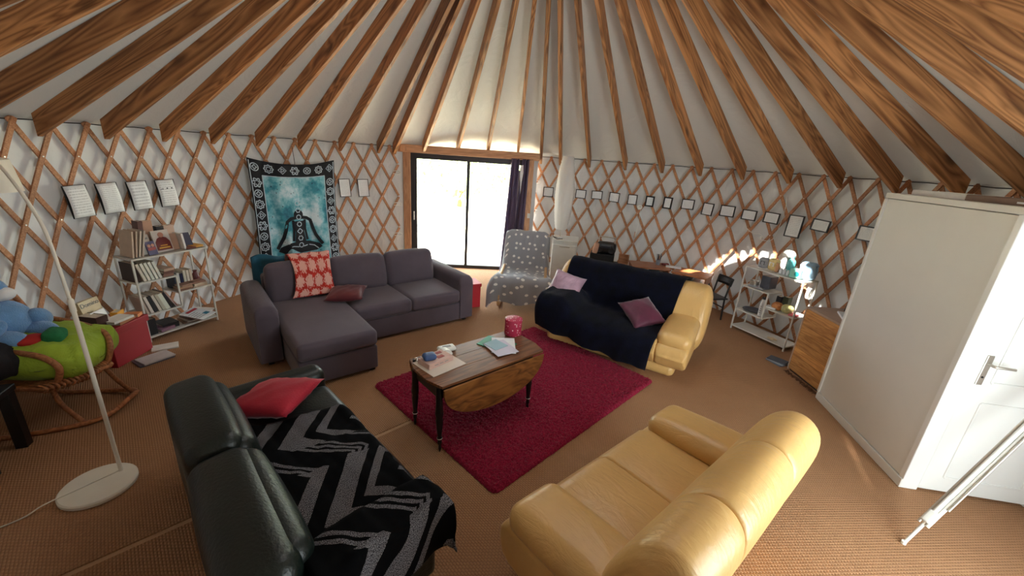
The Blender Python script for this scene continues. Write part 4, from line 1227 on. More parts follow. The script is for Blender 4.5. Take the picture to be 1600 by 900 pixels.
for k, (c, lb) in enumerate((((86, 110, 112), 'grey-green book on the shelf under the first desk'), ((60, 62, 60), 'dark grey book on the shelf under the second desk'))):
    o = MB().box((0, 0, .03), (.16, .22, .06)).build('desk_book', mat('desk_book_%d' % k, c, .6), None, bevel=(.003, 1)); o.location = ((2.36, 6.52, DZ - .124 + FZ), (2.83, 6.26, DZ - .124 + FZ))[k]; o.rotation_euler = (0, 0, R(-10 - 25 * k)); tag(o, lb, 'book')
# black chair
t = thing('black_chair', 'small black child-size chair by the right wall lattice', 'chair', (3.09, 5.88, FZ), R(-75))
M_BCH = mat('black_chair_paint', (26, 24, 25), .45, .1)
for x in (-.13, .13):
    MB().tube([(x, .13, 0), (x, .11, .34), (x * 1.02, .16, .64)], .013, 8).build('back_post', M_BCH, t, smooth=60)
    MB().tube([(x, -.13, 0), (x, -.12, .34)], .013, 8).build('front_leg', M_BCH, t, smooth=60)
MB().sbox((0, 0, .345), (.31, .31, .025), .012, 0, 3).build('seat', M_BCH, t, smooth=60)
mb = MB(); mb.grid(lambda u, v: Vector((-.15 + .30 * u, .145 + .03 * v + .03 * math.sin(PI * u), .54 + .12 * v)), 10, 3); mb.build('backrest', M_BCH, t, smooth=180, solid=.016)
MB().tube([(-.13, .12, .2), (.13, .12, .2)], .009, 6).build('stretcher', M_BCH, t)

# ================================================================== SHELVES
M_SHELF = mat('shelf_white', (214, 212, 204), .45, .03)
M_SGLASS = mat('shelf_pane', (190, 196, 196), .25, .04)
def shelf(name, label, loc, rz, W=.72, D=.28, Hh=.93):
    t = thing(name, label, 'shelf', loc, rz)
    q = .016
    def bar(p0, p1, nm='frame_bar', par=t):
        a, c = Vector(p0), Vector(p1); d = c - a; mb_ = MB()
        mb_.box((a + c) / 2, (max(q, abs(d.x)), max(q, abs(d.y)), max(q, abs(d.z)))); return mb_.build(nm, M_SHELF, par)
    for x in (0, W):
        for y in (0, D): bar((x, y, 0), (x, y, Hh), 'post')
    def deck(x0, x1, z, m_=M_SHELF, nm='shelf_board'):
        o = MB().box(((x0 + x1) / 2, D / 2, z), (x1 - x0 - .01, D - .01, .008)).build(nm, m_, t)
        for y in (0, D): bar((x0, y, z), (x1, y, z), 'shelf_edge', o)
        for x in (x0, x1): bar((x, 0, z), (x, D, z), 'shelf_edge', o)
    deck(0, W, Hh - .008); deck(0, W * .51, .665); deck(W * .51, W, .465); deck(0, W * .51, .305); deck(0, W, .055)
    for y in (0, D): bar((W * .51, y, .305), (W * .51, y, .665), 'post')
    return t
SL = dict(loc=(-3.885, 3.87, FZ), rz=R(70.7)); SR = dict(loc=(3.26, 5.49, FZ), rz=R(-65.2))
shelf('open_shelf', 'white metal shelf unit full of books by the left wall', **SL)
shelf('open_shelf', 'white metal shelf unit with kitchen things by the right wall', W=.78, D=.28, Hh=.95, **SR)
def sw(S_, x, y, z):
    c, s_ = math.cos(S_['rz']), math.sin(S_['rz']); return Vector((S_['loc'][0] + c * x - s_ * y, S_['loc'][1] + s_ * x + c * y, z + FZ))
M_PGE = mat('page_edge', (206, 196, 178), .85, .08, 60)
def book(S_, x, y, z, w, d, h, rgb, label, lean=0, tilt=0, turn=0, cat='book', group=None, title=None, name='book'):
    """w along the shelf, d front-to-back, h up; covers + page block"""
    t = thing(name, label, cat, sw(S_, x, y, z), 0, group)
    t.rotation_euler = (R(tilt), R(lean), S_['rz'] + R(turn))
    cm_ = mat('cover_%d_%d_%d' % rgb, rgb, .5, .08, 12)
    fl_ = min(w, d, h); c = .003 if fl_ > .012 else fl_ * .25
    if w == fl_:
        for s_ in (-1, 1): MB().box((s_ * (w / 2 - c / 2), 0, h / 2), (c, d, h)).build('cover', cm_, t)
        MB().box((0, -d / 2 + c / 2, h / 2), (w - 2 * c, c, h)).build('spine', cm_, t)
        MB().box((0, .002, h / 2), (w - 2 * c, d - .012, h - .008)).build('pages', M_PGE, t)
    elif h == fl_:
        for zz in (c / 2, h - c / 2): MB().box((0, 0, zz), (w, d, c)).build('cover', cm_, t)
        MB().box((0, -d / 2 + c / 2, h / 2), (w, c, h - 2 * c)).build('spine', cm_, t)
        MB().box((0, .002, h / 2), (w - .01, d - .012, h - 2 * c)).build('pages', M_PGE, t)
    else:
        for s_ in (-1, 1): MB().box((0, s_ * (d / 2 - c / 2), h / 2), (w, c, h)).build('cover', cm_, t)
        MB().box((-w / 2 + c / 2, 0, h / 2), (c, d - 2 * c, h)).build('spine', cm_, t)
        MB().box((.002, 0, h / 2), (w - .012, d - 2 * c, h - .008)).build('pages', M_PGE, t)
    return t
G1 = 'books and magazines on the left shelf'
ZT = .935
# top of the left shelf
for i, (x, ln) in enumerate(((.035, 8), (.062, 10), (.090, 12), (.118, 13))):
    book(SL, x, .13, ZT, .014, .21, .27, ((206, 186, 166), (196, 172, 152), (214, 198, 180), (200, 186, 172))[i], 'pale magazine standing on top of the left bookshelf, %s from its left end' % ordn[i], ln, 0, 0, 'magazine', G1, name='magazine')
o = book(SL, .185, .085, ZT, .15, .012, .205, (208, 200, 190), 'pale grey magazine facing out on top of the left bookshelf', 0, -14, 8, 'magazine', G1, name='magazine')
MB().box((0, -.0075, .165), (.12, .002, .02)).build('masthead', mat('print_grey', (150, 146, 142), .7), o)
o = book(SL, .215, .022, ZT, .095, .010, .145, (58, 48, 92), 'small dark blue book with two faces on its cover', 0, -14, 12, 'book', G1)
for k in (-1, 1): MB().lathe([(0, 0), (.017, 0), (.017, .002), (0, .002)], 14).build('cover_portrait', mat('skin_print', (186, 128, 104), .6), o, rot=(R(90), 0, 0), loc=(k * .02, -.006, .10))
MB().box((0, -.0065, .065), (.08, .002, .03)).build('cover_red', mat('print_red', (150, 50, 46), .6), o)
o = book(SL, .36, .08, ZT, .17, .016, .235, (196, 186, 178), 'large book with a person in maroon on the cover', 0, -13, 4, 'book', G1)
MB().lathe([(0, 0), (.028, 0), (.028, .002), (0, .002)], 18).build('cover_portrait', mat('skin_print', (186, 128, 104), .6), o, rot=(R(90), 0, 0), loc=(0, -.0095, .185))
mb = MB(); mb.add([(-.075, 0, .02), (.075, 0, .02), (.072, 0, .11), (.045, 0, .15), (.012, 0, .165), (-.012, 0, .165), (-.045, 0, .15), (-.072, 0, .11)], [tuple(range(8))]); mb.build('cover_robe', mat('maroon_print', (110, 34, 28), .6), o, solid=.002, loc=(0, -.0095, 0))
MB().box((.0, -.012, .045), (.11, .002, .014)).build('cover_title', mat('yellow_print', (226, 170, 60), .6), o)
MB().box((.0, -.012, .07), (.07, .002, .009)).build('cover_title', mat('yellow_print', (226, 170, 60), .6), o)
book(SL, .475, .10, ZT, .075, .014, .18, (178, 140, 116), 'slim tan book facing out beside the large maroon one', 0, -10, -6, 'book', G1)
book(SL, .535, .10, ZT, .02, .14, .18, (236, 232, 226), 'white-spined paperback upright on the left bookshelf top', -5, 0, 0, 'book', G1)
book(SL, .60, .11, ZT, .13, .02, .17, (54, 56, 78), 'dark blue book leaning back on the left bookshelf top', 0, -24, -5, 'book', G1)
book(SL, .66, .13, ZT, .12, .20, .022, (196, 140, 44), 'flat orange book at the right end of the left bookshelf top', 0, 0, 6, 'book', G1)
book(SL, .585, .05, ZT, .10, .07, .018, (112, 60, 44), 'small brown book lying before the dark blue one', 0, 0, 0, 'book', G1)
book(SL, .205, .22, ZT, .045, .10, .34, (104, 74, 70), 'tall brown box file at the back of the left bookshelf top', 4, 0, 0, 'book', G1)
book(SL, .29, .23, ZT, .12, .06, .33, (186, 146, 122), 'tall pinkish carton at the back of the left bookshelf top', 0, 0, 0, 'box', G1, name='carton')
book(SL, .41, .22, ZT, .07, .06, .26, (52, 48, 50), 'black carton at the back of the left bookshelf top', 0, 0, 0, 'box', G1, name='carton')
book(SL, .50, .22, ZT, .10, .05, .26, (206, 176, 156), 'cream book at the back of the left bookshelf top', 0, 0, 0, 'book', G1)
# upper left shelf: five pale binders, flat pile
for i in range(5):
    book(SL, .09 + .036 * i, .12, .673, .024, .20, .20, ((214, 206, 190), (224, 222, 208), (218, 220, 206), (226, 226, 214), (222, 224, 212))[i], 'pale spined volume leaning on the upper left shelf, %s from its left end' % ordn[i], -14, 0, 0, 'book', G1)
book(SL, .035, .15, .673, .05, .22, .20, (62, 44, 36), 'dark brown file at the left end of the upper left shelf', 0, 0, 0, 'book', G1)
for i, c in enumerate(((150, 112, 96), (120, 84, 74), (176, 150, 132))):
    book(SL, .315, .12, .673 + .03 * i, .10, .20, .028, c, ['tan', 'brown', 'beige'][i] + ' book in the flat pile on the upper left shelf', 0, 0, 4 * i - 4, 'book', G1)
# right middle shelf
for i, (c, h, lb) in enumerate((((40, 44, 62), .19, 'navy'), ((196, 198, 196), .185, 'pale grey'), ((36, 40, 74), .17, 'dark blue'), ((206, 200, 184), .20, 'cream'), ((214, 206, 190), .195, 'ivory'), ((196, 180, 160), .20, 'tan'))):
    book(SL, .415 + .034 * i, .19, .473, .026, .15, h, c, lb + ' book upright on the middle right shelf of books', 0, 0, 0, 'book', G1)
o = thing('maroon_vase', 'small maroon vase at the right end of the middle book shelf', 'vase', sw(SL, .665, .17, .473)); MB().lathe([(0, 0), (.03, 0), (.042, .05), (.034, .11), (.018, .14), (.024, .16), (0, .16)], 18).build('vase_body', mat('maroon_glaze', (96, 34, 34), .3), o, smooth=60)
for i, (x, z, c) in enumerate(((.45, 0, (120, 84, 66)), (.45, .022, (176, 142, 116)), (.47, .044, (148, 112, 92)), (.61, 0, (196, 172, 148)), (.61, .022, (206, 190, 168)), (.60, .044, (160, 120, 100)))):
    book(SL, x, .07, .473 + z, .15, .11, .02, c, ['brown book at the foot of', 'tan book in the middle of', 'brown book on top of', 'sand book at the foot of', 'cream book in the middle of', 'pinkish book on top of'][i] + (' the left flat pile' if i < 3 else ' the right flat pile') + ' on the middle shelf', 0, 0, (3, -4, 10, -2, 4, -8)[i], 'book', G1)
# lower left shelf
for i, (c, w) in enumerate((((196, 176, 160), .018), ((214, 206, 196), .026), ((40, 40, 42), .030), ((210, 204, 190), .026), ((178, 176, 160), .030), ((214, 220, 206), .040), ((46, 44, 48), .020))):
    book(SL, .05 + .038 * i, .12, .313, w, .20, .20, c, ['pinkish', 'white', 'black', 'ivory', 'grey', 'wide pale green', 'slim black'][i] + ' volume leaning on the lower left shelf of books', -12 - i, 0, 0, 'book', G1)
for i in range(2):
    book(SL, .32 + .018 * i, .12, .313, .008, .20, .22, ((206, 190, 186), (196, 150, 140))[i], ['thin white', 'thin pink'][i] + ' booklet slumped at the right of the lower left shelf', -24 - 4 * i, 0, 0, 'booklet', G1, name='booklet')
# bottom shelf
book(SL, .06, .14, .063, .08, .22, .18, (30, 30, 34), 'black box file at the left end of the bottom shelf of books', 0, 0, 0, 'box', G1, name='box_file')
book(SL, .19, .13, .063, .15, .20, .03, (150, 110, 130), 'mauve magazine flat on the bottom shelf of books', 0, 0, 8, 'magazine', G1, name='magazine')
book(SL, .26, .16, .063, .16, .20, .06, (40, 38, 42), 'black folder flat on the bottom shelf of books', 0, 0, -6, 'folder', G1, name='folder')
for i in range(6):
    book(SL, .50 + .018 * i, .13 - .01 * i, .063 + .016 * i, .21, .22, .014, ((150, 120, 100), (206, 200, 190), (120, 96, 88), (214, 206, 200), (186, 150, 140), (222, 220, 214))[i], ['brown', 'white', 'dark tan', 'ivory', 'pinkish', 'off-white'][i] + ' magazine in the loose pile on the bottom shelf', 0, 0, -14 + 7 * i, 'magazine', G1, name='magazine')
M_NEWS = mat('newsprint', (214, 218, 222), .8, .04, 30)
t = thing('newspaper', 'white newspaper with red title sliding off the bottom shelf', 'newspaper', sw(SL, .50, -.02, .168)); t.rotation_euler = (R(9), R(-3), SL['rz'] + R(20))
MB().box((0, 0, 0), (.22, .28, .006)).build('sheet', M_NEWS, t)
MB().box((.02, .09, .004), (.15, .035, .002)).build('red_title', mat('news_red', (176, 50, 60), .7), t)
MB().box((.05, -.06, .004), (.06, .05, .002)).build('news_picture', mat('news_teal', (40, 116, 140), .7), t)
for k in range(5): MB().box((-.04, .04 - .03 * k, .004), (.10, .008, .002)).build('news_text', mat('print_grey', (150, 146, 142), .7), t)

# on the floor by the shelf
FLR = dict(loc=(0, 0, 0), rz=0)
def flat(name, x, y, z, w, d, h, rgb, label, rz, cat, grp=None):
    t = book(dict(loc=(x, y, FZ), rz=R(rz)), 0, 0, z, w, d, h, rgb, label, cat=cat, group=grp, name=name); return t
flat('magazine', -3.56, 3.53, 0, .28, .20, .016, (96, 92, 100), 'grey magazine lying on the carpet in front of the red crate', 62, 'magazine')
flat('magazine', -3.545, 3.54, .016, .26, .19, .012, (200, 196, 196), 'pale magazine lying on top of the grey one on the carpet', 66, 'magazine')
o = flat('leaflet', -3.66, 3.79, .0, .22, .15, .012, (226, 222, 214), 'white leaflet lying at the foot of the bookshelf', 40, 'leaflet')

# red crate with games and books ------------------------------------------
t = thing('red_crate', 'dark red lidded crate between the rocking chair and the bookshelf', 'box', (-3.90, 3.53, FZ), R(94))
M_RED2 = mat('crate_red', (150, 18, 30), .55, .06, 4)
MB().box((0, 0, .16), (.42, .32, .32)).build('crate_body', M_RED2, t, bevel=(.006, 2))
MB().box((0, 0, .355), (.45, .35, .07)).build('crate_lid', M_RED2, t, bevel=(.006, 2))
CR = dict(loc=(-3.90, 3.53, FZ), rz=R(94))
RZC = .39
t = book(CR, -.01, .125, RZC, .21, .05, .225, (196, 176, 134), 'cream game box with black lettering leaning on the red crate', 0, -12, 4, 'box', name='game_box')
fc = bpy.data.curves.new('lettering_curve', 'FONT'); fc.body = 'Domino'; fc.size = .058; fc.extrude = .001; fc.align_x = 'CENTER'; fc.materials.append(M_BLACK)
ft = bpy.data.objects.new('lettering_tmp', fc); COL.objects.link(ft); bpy.context.view_layer.update()
fm = bpy.data.meshes.new_from_object(ft.evaluated_get(bpy.context.evaluated_depsgraph_get())); bpy.data.objects.remove(ft)
fo = bpy.data.objects.new('lettering', fm); COL.objects.link(fo); fo.parent = t; fo.location = (0, -.0265, .165); fo.rotation_euler = (R(90), 0, 0)
book(CR, -.13, .03, RZC, .10, .20, .12, (70, 40, 32), 'dark brown box on the rear of the red crate', 0, 0, -8, 'box', name='brown_box')
book(CR, -.03, .03, RZC, .15, .02, .13, (226, 224, 220), 'white card with a small drawing leaning on the game box', 0, -20, 5, 'card', name='white_card')
book(CR, .02, -.07, RZC, .22, .16, .03, (170, 112, 70), 'orange and white paperback lying at the front of the red crate', 0, 0, 6, 'book')
book(CR, -.02, -.085, RZC + .03, .20, .15, .022, (222, 220, 214), 'white paperback lying on top of the orange one', 0, 0, -4, 'book')
book(CR, .11, .02, RZC + .0, .10, .06, .07, (226, 160, 44), 'small yellow carton on the red crate', 0, 0, 12, 'box', name='yellow_carton')
book(CR, .155, -.08, RZC + .0, .09, .13, .03, (206, 130, 80), 'orange picture card box at the edge of the red crate', 0, 0, 16, 'box', name='orange_box')
o = MB().sbox((0, 0, .07), (.28, .2, .14), .05, .01, 4).build('dark_bag', mat('dark_cloth', (26, 24, 28), .8, .2, 9), None, smooth=180); o.location = (-4.0, 3.17, FZ); o.rotation_euler = (0, 0, R(70)); tag(o, 'small dark cloth bag on the floor beside the red crate', 'bag')

# ================================================================== LEFT CORNER
M_RATT = wood('rattan_cane', (122, 74, 42), (176, 116, 74), .5, (9, 9, 9), False)
rc = thing('rocking_chair', 'rattan rocking chair with a lime cushion at the left edge', 'chair', (-3.6, 2.65, FZ))
B0 = Vector((-3.6, 2.65, FZ))
def rt_(name, pts, r=.016, seg=8, sm=5, parent=None):
    return MB().tube([p - B0 for p in smoothpath([Vector(q) for q in pts], sm)], r, seg).build(name, M_RATT, parent or rc, smooth=60)
rt_('rocker_rail', [(-4.02, 2.17, .20), (-3.80, 2.22, .07), (-3.60, 2.31, .028), (-3.24, 2.50, .028), (-3.12, 2.63, .045), (-3.12, 2.80, .07), (-3.19, 2.94, .06), (-3.45, 2.95, .03), (-3.70, 2.90, .028), (-3.95, 2.84, .07), (-4.1, 2.8, .18)], .019)
rt_('front_post', [(-3.37, 2.52, .34), (-3.32, 2.51, .20), (-3.22, 2.53, .04)], .017)
rt_('front_post', [(-3.28, 2.83, .34), (-3.25, 2.87, .20), (-3.20, 2.92, .06)], .017)
rt_('rear_post', [(-3.85, 2.36, .36), (-3.80, 2.24, .07)], .017); rt_('rear_post', [(-3.88, 2.93, .36), (-3.9, 2.86, .07)], .017)
rt_('seat_frame', [(-3.34, 2.47, .355), (-3.26, 2.66, .37), (-3.25, 2.86, .355), (-3.55, 2.93, .36), (-3.88, 2.94, .36), (-3.86, 2.36, .36), (-3.6, 2.43, .36), (-3.34, 2.47, .355)], .017)
for k in range(18):
    f = k / 17; y = 2.46 + .41 * f; x = -3.33 + .075 * math.sin(PI * min(1, f * 1.0)) + .05 * f
    MB().tube([p - B0 for p in smoothpath([(x - .14, y + .015, .375), (x - .03, y, .385), (x + .012, y - .004, .365), (x - .012, y - .004, .335)], 3)], .009, 6).build('seat_cane', M_RATT, rc, smooth=60)
mb = MB(); mb.prism([(-3.40 - B0.x, 2.48 - B0.y), (-3.32 - B0.x, 2.86 - B0.y), (-3.88 - B0.x, 2.93 - B0.y), (-3.86 - B0.x, 2.37 - B0.y)], .345, .36); mb.build('seat_panel', M_RATT, rc)
rt_('armrest', [(-3.98, 2.50, .66), (-3.75, 2.50, .63), (-3.52, 2.52, .61), (-3.37, 2.53, .58), (-3.29, 2.54, .50), (-3.31, 2.53, .40), (-3.35, 2.51, .36)], .021)
rt_('armrest', [(-3.98, 3.02, .66), (-3.75, 3.04, .63), (-3.52, 3.02, .60), (-3.35, 2.97, .57), (-3.26, 2.90, .50), (-3.27, 2.87, .40), (-3.29, 2.86, .36)], .021)
rt_('back_hoop', [(-3.84, 2.40, .36), (-3.98, 2.46, .66), (-4.06, 2.55, .95), (-4.08, 2.72, 1.06), (-4.06, 2.90, 1.02), (-3.99, 3.0, .70), (-3.88, 2.93, .36)], .02)
for k in range(5): rt_('back_cane', [(-3.86, 2.48 + .1 * k, .38), (-3.99, 2.52 + .09 * k, .7), (-4.07, 2.58 + .075 * k, .98)], .008)
M_LIME = wrinkle(mat('lime_cotton', (150, 176, 48), .8, .14, 5, .5, 14, sheen=.1), 5, 1.0, (1, 1, 1))
mb = MB(); gl = random.Random(8)
def lime(p):
    w = .018 * noise1(p.x * 16 + p.y * 11, 3) + .012 * noise1(p.y * 23 - p.x * 9, 5)
    return Vector((p.x, p.y, p.z + w * (1 if p.z > 0 else .3) + .05 * max(0, p.y + .0) * 1.2))
mb.sbox((0, 0, 0), (.62, .60, .26), .12, .03, 12, 6, fn=lime)
tag(mb.build('lime_cushion', M_LIME, None, smooth=180, loc=(-3.585, 2.77, .49 + FZ), rot=(0, R(8), R(20))), 'crumpled lime green cushion in the rattan rocking chair', 'cushion')
M_PLUSH = mat('blue_plush', (112, 158, 206), .95, .12, 12, .8, 120, sheen=.5)
t = thing('plush_toy', 'pale blue plush animal with a white muzzle on the rocking chair', 'soft toy', (-3.84, 2.70, .63))
def ell(c, r, name, m_, par, n=14):
    mb_ = MB(); pr_ = [(r[0] * math.sin(PI * i / n), -r[2] * math.cos(PI * i / n)) for i in range(n + 1)]
    mb_.lathe(pr_, 18); 
    for v in mb_.v: v.y *= r[1] / r[0]
    return mb_.build(name, m_, par, smooth=180, loc=c)
ell((0, 0, .13), (.17, .18, .16), 'body', M_PLUSH, t); hd = ell((-.04, -.02, .36), (.13, .14, .12), 'head', M_PLUSH, t)
ell((.10, .05, -.02), (.065, .07, .05), 'muzzle', M_PAPER, hd)
for s_ in (-1, 1):
    ell((-.02, s_ * .11, .09), (.03, .045, .05), 'ear', M_PLUSH, hd)
    o = ell((.10, s_ * .17, .10), (.07, .07, .13), 'arm', M_PLUSH, t); o.rotation_euler = (R(s_ * 40), R(40), 0)
    o = ell((.17, s_ * .10, .03), (.13, .075, .07), 'leg', M_PLUSH, t)
o = ell((-3.56, 2.64, .655), (.065, .085, .04), 'red_ball', mat('red_felt', (170, 30, 24), .8), None); tag(o, 'flattened red ball on the lime cushion', 'ball')
o = MB().sbox((0, 0, 0), (.11, .13, .09), .03, .01, 4).build('green_bundle', mat('green_cloth', (30, 112, 66), .85, .2, 20, .4, 40), None, smooth=180); o.location = (-3.47, 2.72, .665); o.rotation_euler = (R(5), R(12), R(24)); tag(o, 'folded dark green cloth bundle on the lime cushion', 'cloth')
mb = MB(); mb.sbox((0, 0, 0), (.40, .28, .22), .09, .02, 8, 5, fn=lambda p: p + Vector((.012 * noise1(p.y * 20, 1), .012 * noise1(p.x * 18, 4), .02 * noise1(p.x * 14 + p.y * 9, 6))))
tag(mb.build('black_bag', mat('black_cloth', (24, 19, 22), .85, .25, 10, .4, 40), None, smooth=180, loc=(-3.70, 2.42, .565), rot=(0, R(6), R(24))), 'slouched black cloth bag over the rocking chair arm', 'bag')
# black low table at the left edge
t = thing('black_table', 'black low table with a thick leg at the left edge', 'table', (-3.50, 2.06, FZ), R(24))
M_BTAB = mat('black_lacquer', (14, 13, 14), .4, .1)
MB().box((0, 0, .46), (.46, .40, .045)).build('table_top', M_BTAB, t, bevel=(.006, 2))
for x in (-.19, .19):
    for y in (-.16, .16): MB().box((x, y, .22), (.065, .065, .44)).build('leg', M_BTAB, t, bevel=(.004, 1))
t = flat('photo_box', -3.50, 2.20, .483, .16, .13, .05, (224, 226, 222), 'white box with a dark green top on the black table', 35, 'box'); MB().box((0, 0, .052), (.11, .08, .003)).build('green_panel', mat('green_print', (28, 62, 54), .5), t)

# arc floor lamp -----------------------------------------------------------
M_LAMPW = mat('lamp_white', (226, 220, 206), .45, .03)
t = thing('arc_lamp', 'white arc floor lamp with a round base at the left', 'lamp', (-2.55, 1.98, FZ))
MB().lathe([(0, 0), (.178, 0), (.188, .006), (.188, .024), (.180, .032), (0, .034)], 48).build('lamp_base', M_LAMPW, t, smooth=40)
pole0 = Vector((.035, .115, 0))
pp = [Vector((0, 0, .03)), Vector((0, 0, .6)), Vector((0, 0, 1.2)), Vector((-.035, .012, 1.6)), Vector((-.10, .03, 1.76)), Vector((-.19, .06, 1.88)), Vector((-.31, .11, 1.965)), Vector((-.46, .17, 2.0)), Vector((-.60, .24, 1.98))]
MB().tube([pole0 + p for p in smoothpath(pp[:3], 4)], .0115, 10).build('lower_pole', M_LAMPW, t, smooth=60)
MB().tube([pole0 + p for p in smoothpath(pp[2:], 6)], .0085, 10).build('curved_pole', M_LAMPW, t, smooth=60)
MB().lathe([(.0, 1.17), (.0145, 1.17), (.0145, 1.24), (.010, 1.25), (0, 1.25)], 12, tuple(pole0)).build('pole_joint', M_LAMPW, t, smooth=60)
sh = MB().lathe([(.05, .0), (.14, -.025), (.165, -.21), (.158, -.21), (.134, -.03), (.05, -.006), (.05, 0)], 28).build('lamp_shade', M_LAMPW, t, smooth=40, loc=pole0 + Vector((-.66, .27, 1.995)))
ell((0, 0, -.10), (.045, .045, .06), 'bulb', M_PAPER, sh)
cp = [Vector((-2.515, 2.095, .046)), Vector((-2.60, 1.95, .046)), Vector((-2.69, 1.80, .044)), Vector((-2.74, 1.72, .020)), Vector((-2.85, 1.60, .014)), Vector((-2.98, 1.45, .014)), Vector((-3.05, 1.2, .014)), Vector((-3.2, 1.0, .014))]
MB().tube([p - Vector((-2.55, 1.98, FZ)) for p in smoothpath(cp, 6)], .004, 6).build('power_cord', M_LAMPW, t, smooth=60)

# ================================================================== ON THE TABLE
M_PINKP = mat('pink_card', (214, 178, 166), .7, .06, 20)
def put(o, x, y, z, rz, label, cat, grp=None):
    o.location = tw(x, y, TZ + FZ + z); o.rotation_euler = (0, 0, R(42 + rz)); return tag(o, label, cat, grp)
put(MB().box((0, 0, .002), (.32, .28, .004)).build('paper_sheet', mat('cream_paper', (222, 210, 198), .8, .03)), -.355, .055, 0, 6, 'cream paper sheet under the carton at the table end', 'paper')
t = thing('flat_carton', 'pale flat carton with red marks on the table', 'box'); put(t, -.37, .09, .004, 8, None, None)
MB().box((0, 0, .0225), (.24, .15, .045)).build('carton_body', M_PINKP, t, bevel=(.003, 1))
MB().box((.03, -.02, .046), (.06, .04, .002)).build('red_mark', mat('print_red', (150, 50, 46), .6), t); MB().box((.06, .04, .046), (.05, .03, .002)).build('red_mark', mat('print_red', (150, 50, 46), .6), t)
for k in range(3): MB().box((-.05 + .05 * k, -.0755, .022), (.035, .002, .006)).build('side_print', mat('print_grey', (150, 146, 142), .7), t)
put(MB().sbox((0, 0, .0225), (.10, .085, .045), .02, .004, 4).build('blue_pouch', mat('blue_pouch', (58, 88, 138), .5, .15, 20), None, smooth=180), -.43, .085, .05, -12, 'small blue pouch on top of the flat carton', 'pouch')
t = thing('white_dispenser', 'white rounded plastic dispenser beside the flat carton', 'dispenser'); put(t, -.245, .165, 0, -8, None, None)
mb = MB(); pr_ = [(-.065, 0)] + [(.065 * math.cos(R(180 - a)), .0 + .05 * math.sin(R(a))) for a in range(0, 181, 15)]
mb.loft([[Vector((x, y, z)) for x, z in [(.065 * math.cos(R(a)), .052 * math.sin(R(a))) for a in range(0, 181, 15)]] for y in (-.03, .03)]); mb.build('dispenser_body', M_WHITE, t, smooth=40)
MB().sbox((.05, .06, .018), (.15, .09, .034), .016, 0, 4).build('dispenser_tray', M_WHITE, t, smooth=180)
MB().box((.05, .06, .036), (.07, .03, .003)).build('tray_slot', mat('slot_grey', (130, 130, 130), .5), t)
t = thing('small_trinket', 'small dark trinket on the far left corner of the table', 'trinket'); put(t, -.505, .19, 0, 0, None, None)
MB().tube(smoothpath([(0, 0, .012), (.02, .01, .02), (.03, -.01, .012), (.01, -.02, .016)], 4), .008, 6).build('trinket_coil', M_STEEL, t, smooth=60); MB().lathe([(0, 0), (.012, 0), (.012, .02), (0, .02)], 10).build('trinket_cap', M_BLACK, t)
put(MB().box((0, 0, .003), (.21, .297, .006)).build('green_folder', mat('green_folder', (30, 130, 96), .5, .05)), .245, .07, 0, 22, 'green folder at the bottom of the papers on the table', 'folder')
put(MB().box((0, 0, .002), (.21, .297, .004)).build('printed_sheet', M_PAPER), .27, .01, .006, -38, 'white sheet with a small drawing on the table', 'paper')
put(MB().box((0, 0, .002), (.21, .26, .004)).build('lilac_sheet', mat('lilac_paper', (210, 206, 222), .8, .03)), .215, -.02, .010, -8, 'pale lilac sheet among the papers on the table', 'paper')
put(MB().box((0, 0, .002), (.148, .16, .004)).build('blue_note', mat('blue_paper', (160, 192, 204), .8, .03)), .21, .045, .014, 4, 'pale blue note on top of the papers on the table', 'paper')
m, N, L, b = nodes_of('pink_tin_dots', .5)
tc = N.new('ShaderNodeTexCoord'); vo = N.new('ShaderNodeTexVoronoi'); vo.inputs['Scale'].default_value = 34; vo.inputs['Randomness'].default_value = .6; L.new(tc.outputs['Object'], vo.inputs['Vector'])
L.new(mixc(N, L, mth(N, L, 'LESS_THAN', vo.outputs['Distance'], .22), (186, 46, 82), (236, 200, 206)), b.inputs['Base Color'])
t = thing('pink_tin', 'round pink tin with pale dots at the far end of the table', 'tin'); put(t, .515, .165, 0, 0, None, None)
MB().lathe([(0, 0), (.078, 0), (.08, .004), (.08, .125), (0, .125)], 32).build('tin_body', m, t, smooth=40)
MB().lathe([(0, .125), (.083, .125), (.083, .155), (.078, .158), (0, .158)], 32).build('tin_lid', m, t, smooth=40)

# ================================================================== RIGHT SHELF THINGS
G2 = 'things on the right white shelf'
def rs(o, x, y, z, label, cat, rz=0):
    o.location = sw(SR, x, y, z); o.rotation_euler = (0, 0, SR['rz'] + R(rz)); return tag(o, label, cat, G2)
def bottle(name, rgb, r, h, neck, label, x, y, z, rough=.3, cat='bottle', cap=None):
    t = thing(name, label, cat); rs(t, x, y, z, label, cat)
    MB().lathe([(0, 0), (r, 0), (r, h * .68), (r * .8, h * .76), (neck, h * .84), (neck, h * .93), (0, h * .93)], 18).build('bottle_body', mat('bottle_%d_%d_%d' % rgb, rgb, rough), t, smooth=50)
    MB().lathe([(0, h * .92), (neck * 1.15, h * .92), (neck * 1.15, h), (0, h)], 14).build('bottle_cap', mat('cap_%d_%d_%d' % (cap or rgb), cap or rgb, .4), t, smooth=50)
    return t
ZR = .956
t = thing('grey_packet', 'grey white packet at the left of the right shelf top', 'packet'); rs(t, .15, .12, ZR, None, 'packet', 10)
MB().sbox((0, 0, .07), (.12, .08, .14), .03, .008, 4).build('packet_body', mat('packet_grey', (150, 152, 158), .6, .2, 30), t, smooth=180); MB().box((0, -.045, .075), (.06, .004, .05)).build('packet_label', mat('label_dark', (90, 92, 100), .6), t)
t = thing('yellow_packet', 'pale yellow packet on top of the right shelf', 'packet'); rs(t, .27, .15, ZR, None, 'packet', -6)
